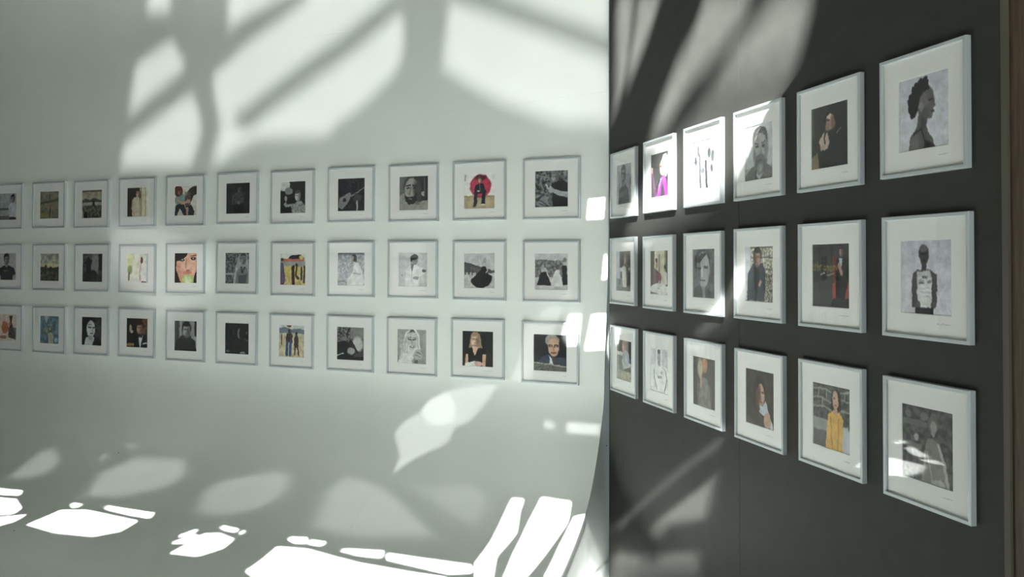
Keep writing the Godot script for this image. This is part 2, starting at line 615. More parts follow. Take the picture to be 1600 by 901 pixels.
func small_things() -> void:
	# a small black hook screwed to the free edge of the white wall
	var hk := Node3D.new()
	hk.name = "wall_hook"
	add_child(hk)
	hk.transform = Transform3D(Basis(WHITE_U, Vector3.UP, WHITE_N), white(WHITE_END, 2.70, -0.006))
	tag(hk, "tiny black metal hook on the free edge of the white wall", "hook")
	var c := CylinderMesh.new()
	c.top_radius = 0.003
	c.bottom_radius = 0.003
	c.height = 0.012
	c.radial_segments = 10
	part("shank", c, M.black, hk, Transform3D(Basis(Vector3.BACK, PI / 2.0), Vector3(0.0, 0, 0)))
	var s := SurfaceTool.new()
	s.begin(Mesh.PRIMITIVE_TRIANGLES)
	add_box(s, Vector3(0.005, -0.002, -0.003), Vector3(0.008, 0.008, 0.003))
	s.generate_normals()
	part("tip", s.commit(), M.black, hk)
	# the end of a wire hanging from it
	var bits := SurfaceTool.new()
	bits.begin(Mesh.PRIMITIVE_TRIANGLES)
	var path := [Vector3(0.007, 0.0, 0.0), Vector3(0.016, -0.03, 0.002), Vector3(0.022, -0.055, 0.001), Vector3(0.034, -0.075, 0.0)]
	for k in path.size() - 1:
		var mid: Vector3 = (path[k + 1] - path[k]).normalized()
		var sx := mid.cross(Vector3.BACK).normalized() * 0.0011
		var sz := Vector3.BACK * 0.0011
		for e in [[sx, sz], [sz, -sx], [-sx, -sz], [-sz, sx]]:
			quad(bits, path[k] + e[0], path[k] + e[1], path[k + 1] + e[1], path[k + 1] + e[0])
	bits.generate_normals()
	part("wire", bits.commit(), M.black, hk)


# ------------------------------------------------------------------ painted-on photographs

const PW := 112
const PH := 114
var im: Image


func col(i: int) -> Color:
	# the colour as the photograph shows it in shade, brought up to the print's own reflectance
	var c := Color8((i >> 16) & 255, (i >> 8) & 255, i & 255).srgb_to_linear()
	var g := c.r * 0.3 + c.g * 0.59 + c.b * 0.11
	c = c.lerp(Color(g, g, g), 0.18)
	c = Color(minf(c.r * PRINT_GAIN, 0.86), minf(c.g * PRINT_GAIN, 0.86), minf(c.b * PRINT_GAIN, 0.86))
	return c.linear_to_srgb()


func dab(x: int, y: int, c: Color, a: float) -> void:
	if x >= 0 and y >= 0 and x < PW and y < PH and a > 0.0:
		im.set_pixel(x, y, im.get_pixel(x, y).lerp(c, minf(a, 1.0)))


func ellipse(cx: float, cy: float, rx: float, ry: float, c: Color, soft := 0.12) -> void:
	for y in range(int((cy - ry) * PH) - 2, int((cy + ry) * PH) + 3):
		for x in range(int((cx - rx) * PW) - 2, int((cx + rx) * PW) + 3):
			var d := Vector2((x / float(PW) - cx) / rx, (y / float(PH) - cy) / ry).length()
			dab(x, y, c, (1.0 - d) / soft + 0.5)


func polygon(p: Array, c: Color) -> void:
	var pts := PackedVector2Array()
	var lo := Vector2(9, 9)
	var hi := Vector2(-9, -9)
	for k in range(0, p.size(), 2):
		var v := Vector2(p[k], p[k + 1])
		pts.append(v)
		lo = lo.min(v)
		hi = hi.max(v)
	for y in range(maxi(0, int(lo.y * PH) - 1), mini(PH, int(hi.y * PH) + 2)):
		for x in range(maxi(0, int(lo.x * PW) - 1), mini(PW, int(hi.x * PW) + 2)):
			if Geometry2D.is_point_in_polygon(Vector2((x + 0.5) / PW, (y + 0.5) / PH), pts):
				im.set_pixel(x, y, c)


func stroke(p: Array, w: float, c: Color) -> void:
	for k in range(0, p.size() - 3, 2):
		var a := Vector2(p[k], p[k + 1])
		var b := Vector2(p[k + 2], p[k + 3])
		for y in range(int((minf(a.y, b.y) - w) * PH) - 1, int((maxf(a.y, b.y) + w) * PH) + 2):
			for x in range(int((minf(a.x, b.x) - w) * PW) - 1, int((maxf(a.x, b.x) + w) * PW) + 2):
				var q := Vector2((x + 0.5) / PW, (y + 0.5) / PH)
				var d := q.distance_to(Geometry2D.get_closest_point_to_segment(q, a, b))
				dab(x, y, c, (w / 2.0 - d) * PW + 0.5)


func mottle(x0: float, y0: float, x1: float, y1: float, c1: Color, c2: Color, freq: float, seed_: int, keep := 0.0) -> void:
	var n := FastNoiseLite.new()
	n.seed = seed_
	n.frequency = freq
	for y in range(int(y0 * PH), mini(PH, int(y1 * PH) + 1)):
		for x in range(int(x0 * PW), mini(PW, int(x1 * PW) + 1)):
			dab(x, y, c1.lerp(c2, clampf(n.get_noise_2d(x, y) * 1.3 + 0.5, 0, 1)), 1.0 - keep)


# face: x, y, half height, skin, hair, how dark the features are
func face(cx: float, cy: float, r: float, skin: Color, hair: Color, turn := 0.0) -> void:
	var dk := skin.lerp(skin.darkened(0.75), 0.75)
	ellipse(cx, cy - r * 0.20, r * 0.84, r * 0.98, hair, 0.2)
	ellipse(cx + turn * r * 0.1, cy + r * 0.10, r * 0.66, r * 0.90, skin, 0.25)
	# the side away from the light
	var away := 1.0 if turn <= 0.0 else -1.0
	ellipse(cx + r * 0.42 * away, cy + r * 0.15, r * 0.28, r * 0.75, skin.darkened(0.4), 0.9)
	ellipse(cx, cy + r * 0.88, r * 0.36, r * 0.16, skin.darkened(0.35), 0.9)
	ellipse(cx + turn * r * 0.15, cy - r * 0.08, r * 0.56, r * 0.13, skin.darkened(0.28), 0.9)
	for s in [-1.0, 1.0]:
		ellipse(cx + (s * 0.27 + turn * 0.15) * r, cy - r * 0.04, r * 0.12, r * 0.065, dk, 0.7)
	ellipse(cx + (turn * 0.2 + 0.05) * r, cy + r * 0.22, r * 0.09, r * 0.2, skin.darkened(0.2), 0.9)
	ellipse(cx + turn * 0.15 * r, cy + r * 0.53, r * 0.2, r * 0.06, skin.darkened(0.45), 0.8)
	# fringe
	ellipse(cx - r * 0.1 * away, cy - r * 0.72, r * 0.6, r * 0.26, hair, 0.4)


func paint(ops: Array, n: int) -> void:
	for o in ops:
		match o[0]:
			"bg":
				for y in PH:
					var c := col(o[1]).lerp(col(o[2]), y / float(PH))
					im.fill_rect(Rect2i(0, y, PW, 1), c)
			"bh":
				for x in PW:
					im.fill_rect(Rect2i(x, 0, 1, PH), col(o[1]).lerp(col(o[2]), x / float(PW)))
			"r":
				im.fill_rect(Rect2i(int(o[1] * PW), int(o[2] * PH), int(o[3] * PW) - int(o[1] * PW), int(o[4] * PH) - int(o[2] * PH)), col(o[5]))
			"e":
				ellipse(o[1], o[2], o[3], o[4], col(o[5]), o[6] if o.size() > 6 else 0.12)
			"p":
				polygon(o[1], col(o[2]))
			"l":
				stroke(o[1], o[2], col(o[3]))
			"n":
				mottle(o[1], o[2], o[3], o[4], col(o[5]), col(o[6]), o[7], n * 7 + 3, o[8] if o.size() > 8 else 0.0)
			"f":
				face(o[1], o[2], o[3], col(o[4]), col(o[5]), o[6] if o.size() > 6 else 0.0)


func print_material(ops: Array, n: int) -> StandardMaterial3D:
	im = Image.create(PW, PH, false, Image.FORMAT_RGB8)
	paint(ops, n)
	# no outline in a photograph is drawn with a ruler: shift the picture about a little and vary its tones
	var wob := FastNoiseLite.new()
	wob.seed = 100 + n
	wob.frequency = 0.045
	var tone := FastNoiseLite.new()
	tone.seed = 300 + n
	tone.frequency = 0.035
	tone.fractal_octaves = 4
	var from: Image = im.duplicate()
	for y in PH:
		for x in PW:
			var sx := clampi(int(round(x + wob.get_noise_2d(x, y) * 2.6 + wob.get_noise_2d(x * 3.5, y * 3.5 + 90.0) * 1.0)), 0, PW - 1)
			var sy := clampi(int(round(y + wob.get_noise_2d(x + 200.0, y) * 2.6 + wob.get_noise_2d(x * 3.5 + 300.0, y * 3.5) * 1.0)), 0, PH - 1)
			var c := from.get_pixel(sx, sy)
			var k := 1.0 + 0.13 * tone.get_noise_2d(x, y) + 0.06 * tone.get_noise_2d(x * 5.0, y * 5.0)
			im.set_pixel(x, y, Color(clampf(c.r * k, 0, 0.95), clampf(c.g * k, 0, 0.95), clampf(c.b * k, 0, 0.95)))
	im.resize(46 if n < 40 else 62, 47 if n < 40 else 63, Image.INTERPOLATE_LANCZOS)
	im.resize(PW, PH, Image.INTERPOLATE_CUBIC)
	var rng := RandomNumberGenerator.new()
	rng.seed = n
	for y in PH:
		for x in PW:
			var c := im.get_pixel(x, y)
			var g := rng.randf_range(-0.018, 0.018)
			im.set_pixel(x, y, Color(clampf(c.r + g, 0, 1), clampf(c.g + g, 0, 1), clampf(c.b + g, 0, 1)))
	var m := flat(Color.WHITE, 0.5, 0.0, 0.35)
	m.albedo_texture = ImageTexture.create_from_image(im)
	m.texture_repeat = false
	return m


# ------------------------------------------------------------------ added openings in roof and sun mask, shaped for the light patches
# outlines in plan, as x, z pairs where the sun's rays through them would meet the ground (y = 0)

const UPPER_CLEAR := 0.05
const OPEN_LOW := [
	[1.121,-6.776,1.224,-6.74,1.167,-6.629,1.065,-6.67],
	[1.082,-6.473,1.12,-6.467,1.067,-6.337,1.015,-6.349],
	[0.812,-6.296,0.883,-6.266,0.778,-6.081,0.71,-6.108,0.701,-6.166],
	[0.917,-6.219,1.002,-6.18,0.932,-6.008,0.8,-6.054],
	[0.132,-5.205,0.194,-5.179,0.151,-5.077,0.106,-4.89,-0.025,-4.706,-0.062,-4.504,-0.145,-4.516,-0.137,-4.667,-0.036,-4.845,0.084,-5.11],
	[0.295,-5.17,0.445,-5.093,0.39,-4.927,0.16,-4.577,0.097,-4.481,-0.007,-4.496,0.066,-4.707,0.194,-4.987],
	[0.437,-4.968,0.581,-4.972,0.544,-4.709,0.506,-4.418,0.195,-4.466,0.315,-4.734],
	[-1.058,-5.062,-0.946,-5.008,-0.987,-4.98,-1.06,-5.013],
	[-0.938,-4.951,-0.629,-4.868,-0.631,-4.796,-0.762,-4.842],
	[-0.618,-4.846,-0.161,-4.652,-0.152,-4.577,-0.28,-4.584,-0.602,-4.772],
	[-1.369,-4.752,-1.326,-4.834,-1.241,-5.015,-1.058,-4.957,-0.924,-4.868,-0.758,-4.764,-0.48,-4.633,-0.217,-4.521,-1.284,-4.634],
	[-3.379,-6.14,-3.157,-6.058,-3.136,-5.99,-3.342,-6.048],
	[-3.322,-5.998,-3.157,-5.939,-3.062,-5.797,-3.08,-5.715,-3.202,-5.722],
	[-3.183,-5.68,-2.985,-5.692,-3.026,-5.592,-3.113,-5.529],
	[-2.92,-5.54,-2.767,-5.718,-2.579,-5.683,-2.182,-5.473,-2.257,-5.353,-2.409,-5.304,-2.679,-5.391],
	[-2.751,-5.827,-2.599,-5.747,-2.687,-5.737],
	[-2.531,-5.752,-2.251,-5.624,-2.096,-5.555,-2.104,-5.491,-2.266,-5.569,-2.416,-5.654],
	[-1.861,-5.02,-1.715,-5.238,-1.62,-5.229,-1.517,-5.145,-1.56,-5.04,-1.687,-4.96],
	[-1.904,-5.147,-1.778,-5.241,-1.735,-5.218,-1.807,-5.135],
	[-1.889,-5.229,-1.779,-5.301,-1.754,-5.274,-1.84,-5.221],
	[-1.684,-5.362,-1.508,-5.255,-1.502,-5.216,-1.582,-5.252],
	[-1.495,-5.245,-1.443,-5.214,-1.486,-5.192],
	[-1.217,-5.117,-1.078,-5.086,-1.061,-5.02,-1.136,-5.032]]
const FILTERED_LOW := [
	[0.962,-6.539,1.056,-6.507,1.011,-6.419,0.941,-6.439],
	[0.439,-5.765,0.515,-5.724,0.494,-5.67,0.43,-5.697],
	[0.556,-5.716,0.746,-5.631,0.718,-5.547,0.532,-5.638],
	[-2.112,-5.148,-2.025,-5.195,-2.027,-5.153],
	[-3.355,-6.248,-3.2,-6.567,-3.047,-6.587,-2.957,-6.404,-3.013,-6.238,-3.218,-6.199],
	[-2.669,-5.846,-2.631,-6.158,-2.364,-6.28,-1.975,-6.15,-1.945,-5.949,-2.086,-5.834,-2.407,-5.782],
	[-2.67,-6.343,-2.617,-6.418,-2.583,-6.364,-2.63,-6.287],
	[-2.458,-6.419,-2.414,-6.479,-2.342,-6.408,-2.394,-6.356],
	[-1.831,-5.48,-1.829,-5.737,-1.689,-5.849,-1.313,-5.851,-1.194,-5.752,-1.24,-5.563,-1.415,-5.43,-1.653,-5.393],
	[-1.069,-5.166,-0.992,-5.552,-0.823,-5.673,-0.607,-5.49,-0.431,-5.18,-0.328,-4.932,-0.769,-4.991],
	[-0.45,-5.449,-0.068,-5.38,0.014,-5.212,-0.053,-5.035,-0.137,-4.954,-0.25,-5.11],
	[-0.547,-5.593,-0.485,-5.739,-0.492,-5.946,-0.426,-6.041,-0.3,-6.08,-0.218,-6.155,-0.078,-6.173,0.114,-6.142,0.239,-6.094,0.078,-5.959,0.001,-5.897,-0.094,-5.887,-0.125,-5.853,-0.165,-5.768,-0.251,-5.743,-0.381,-5.702,-0.47,-5.652],
	[0.31,-6.074,0.423,-6.17,0.546,-6.322,0.661,-6.35,0.756,-6.353,0.913,-6.401,0.897,-6.3,0.779,-6.329,0.714,-6.251,0.564,-6.114,0.425,-6.022],
	[0.97,-6.55,1.06,-6.509,1.004,-6.411,0.909,-6.259,0.867,-6.277,0.939,-6.433],
	[1.243,-5.063,1.316,-4.973,1.37,-4.925,1.427,-4.928,1.458,-4.867,1.432,-4.804,1.385,-4.811,1.341,-4.855,1.272,-4.957],
	[1.178,-4.464,1.141,-4.426,0.961,-4.605,0.63,-4.939,0.584,-5.068,0.786,-4.881,0.991,-4.678],
	[1.117,-4.393,1.06,-4.318,0.982,-4.258,0.697,-4.798,0.683,-4.857,0.805,-4.739,0.982,-4.55],
	[0.574,-4.982,0.72,-4.722,0.739,-4.542,0.828,-4.479,0.962,-4.248,0.896,-4.144,0.517,-4.842]]
const LOW_CLEAR := [0.035, 0.03, 0.04, 0.02, 0.014, 0.015, 0.008, 0.008, 0.013, 0.013, 0.008, 0.042, 0.022, 0.03, 0.5, 0.5, 0.75, 0.6]
const FADED_RIMS := [4, 5, 8, 9, 10, 14, 15, 16, 17]  # panes given added rim sheets for soft patch edges
const HIGH_CLEAR := [0.022, 0.55]
const OPEN_HIGH := [
	[1.391,-7.175,1.43,-7.183,1.385,-7.074,1.35,-7.077],
	[1.884,-5.463,1.909,-5.266,1.835,-5.158,1.772,-5.121,1.681,-5.428,1.599,-5.845,1.626,-5.833,1.674,-5.764,1.723,-5.725,1.784,-5.637,1.838,-5.541],
	[1.796,-6.168,1.857,-5.682,1.781,-5.748,1.706,-5.876,1.64,-6.012,1.59,-6.063,1.499,-6.151,1.461,-6.319,1.537,-6.299,1.614,-6.271,1.707,-6.174],
	[1.64,-7.415,1.668,-7.186,1.605,-7.073,1.513,-6.946,1.43,-6.919,1.37,-7.014,1.419,-7.135,1.537,-7.283],
	[1.684,-7.063,1.724,-6.742,1.629,-6.752,1.518,-6.82,1.528,-6.928,1.597,-6.945]]
const FILTERED_HIGH := [
	[-2.273,-8.22,-1.876,-8.034,-1.446,-7.64,-1.527,-7.39,-1.999,-7.393,-2.143,-7.521,-2.348,-7.887],
	[1.774,-5.127,1.685,-5.137,1.623,-5.21,1.547,-5.285,1.474,-5.419,1.396,-5.625,1.272,-5.936,1.213,-6.161,1.255,-6.263,1.322,-6.185,1.465,-6.089,1.548,-5.952,1.602,-5.852,1.684,-5.435]]
const UPPER_LIGHT := [-2.049,-8.512,-1.86,-8.789,-1.66,-9.092,-1.335,-9.514,-1.263,-9.667,1.711,-7.846,1.385,-7.052,0.917,-7.295,0.446,-7.48,-0.307,-7.856,-0.87,-8.119,-1.223,-8.128,-1.435,-8.216]
const STEEL_BARS := [
	[-1.13,-9.605,-0.676,-9.326,-0.817,-8.878,-0.923,-8.809,-1.1,-8.75,-1.254,-8.834,-1.312,-9.042,-1.254,-9.224],
	[-1.641,-9.419,-1.087,-9.099,-1.126,-8.998,-1.349,-9.048,-1.652,-9.063,-1.794,-9.132],
	[-1.262,-8.895,-1.057,-8.781,-1.081,-8.61,-1.111,-8.442,-1.12,-8.311,-1.292,-8.108,-1.457,-8.19,-1.275,-8.368,-1.264,-8.569,-1.296,-8.679],
	[-0.22,-8.767,-0.182,-8.682,-0.679,-8.689,-1.053,-8.65,-1.408,-8.636,-1.789,-8.628,-2.02,-8.622,-1.973,-8.742,-1.829,-8.764,-1.453,-8.783,-1.108,-8.791,-0.74,-8.833],
	[0.531,-8.407,0.311,-8.359,-0.038,-8.328,-0.368,-8.329,-0.747,-8.313,-1.011,-8.299,-0.931,-8.186,-0.7,-8.199,-0.33,-8.203,-0.004,-8.214,0.327,-8.248,0.569,-8.258],
	[0.541,-8.579,0.844,-8.393,0.681,-8.061,0.577,-7.874,0.508,-7.75,0.39,-7.458,-0.146,-7.731,0.104,-7.843,0.257,-7.948,0.345,-8.045,0.411,-8.258],
	[0.257,-7.948,0.191,-7.921,-0.036,-7.876,-0.335,-7.853,-0.138,-7.727],
	[0.732,-8.303,1.068,-7.937,1.546,-7.426,1.506,-7.329,1.009,-7.848,0.696,-8.167],
	[0.521,-7.783,0.56,-7.762,0.684,-7.583,0.813,-7.42,1.049,-7.196,0.39,-7.458]]
const BRIGHT_SPOT := [-0.064,-6.009,-0.082,-5.963,-0.114,-5.929,-0.155,-5.912,-0.198,-5.916,-0.238,-5.94,-0.268,-5.98,-0.283,-6.031,-0.282,-6.086,-0.263,-6.13,-0.23,-6.162,-0.188,-6.174,-0.143,-6.166,-0.103,-6.142,-0.075,-6.105,-0.061,-6.058]  # cut-out that brightens part of one light patch
const OVER_MASK := [-3.8,-6.75,-2.22,-6.75,-1.91,-6.37,-1.14,-6.02,-0.6,-6.2,0.17,-6.33,0.6,-6.52,0.9,-6.72,0.98,-6.88,1.25,-6.88,1.33,-6.73,1.19,-6.56,1.135,-6.36,1.12,-6.08,1.25,-5.62,1.37,-5.16,1.56,-5.06,1.56,-4.7,1.27,-4.42,0.94,-3.95,-1.37,-4.36,-2.14,-4.85,-3.3,-5.2,-3.8,-5.6]
const SUN_MASK := [-4.5,-7,-2.1,-7,-1.8,-6.6,-1.1,-6.25,-0.6,-6.45,0.1,-6.55,0.55,-6.75,0.85,-6.95,0.95,-7,1.3,-6.98,1.38,-6.75,1.235,-6.54,1.175,-6.36,1.16,-6.1,1.29,-5.64,1.41,-5.22,1.7,-5.2,1.9,-5,1.9,-4.4,1.3,-3.6,-1.7,-3.9,-4.5,-4.9]  # outline of the added mask
const SEAMS := [
	[-2.235,3.103,0,-1.061,3.123,0,-0.402,3.108,0,0.083,3.102,0,0.832,3.109,0,1.505,3.099,0],
	[-0.734,2.524,0,-0.177,2.525,0,0.212,2.524,0,0.837,2.521,0,1.508,2.539,0,2.001,2.553,0,2.786,2.592,0],
	[-1.697,3.289,0,-1.673,2.454,0],
	[-1.182,2.963,0,-1.17,2.643,0],
	[1.524,0.461,0.252,1.513,0.367,0.343,1.505,0.274,0.462,1.51,0.197,0.581,1.534,0.128,0.718]]
const SCREWS := [[-0.517,0.356,0.356], [-0.559,0.025,1.082], [2.82,0.642,0.107]]
const WHITE_SPOTS := [[-2.113,2.061], [-1.648,2.062], [-1.199,2.058], [-0.742,2.061], [-0.291,2.059], [0.173,2.063], [0.630,2.057], [1.087,2.061], [1.544,2.057], [1.994,2.057], [2.454,2.055], [-2.108,1.593], [-1.637,1.590], [-1.186,1.588], [-0.736,1.587], [-0.284,1.590], [0.172,1.591], [0.635,1.587], [1.089,1.589], [1.541,1.589], [1.996,1.585], [2.454,1.582], [-2.096,1.120], [-1.629,1.118], [-1.185,1.122], [-0.734,1.125], [-0.279,1.119], [0.175,1.117], [0.630,1.117], [1.088,1.119], [1.537,1.119], [1.987,1.123], [2.448,1.119]]
const DARK_SPOTS := [[-2.087,2.044], [-1.636,2.048], [-1.180,2.049], [-0.727,2.048], [-0.277,2.047], [0.169,2.053], [-2.094,1.589], [-1.641,1.585], [-1.181,1.586], [-0.727,1.588], [-0.273,1.588], [0.175,1.589], [-2.084,1.125], [-1.636,1.125], [-1.177,1.125], [-0.723,1.123], [-0.273,1.126], [0.176,1.121]]


# ------------------------------------------------------------------ what the prints show
# each: label, then painting steps (bg gradient, r rectangle, e ellipse, p polygon, l stroke, n mottling, f face)

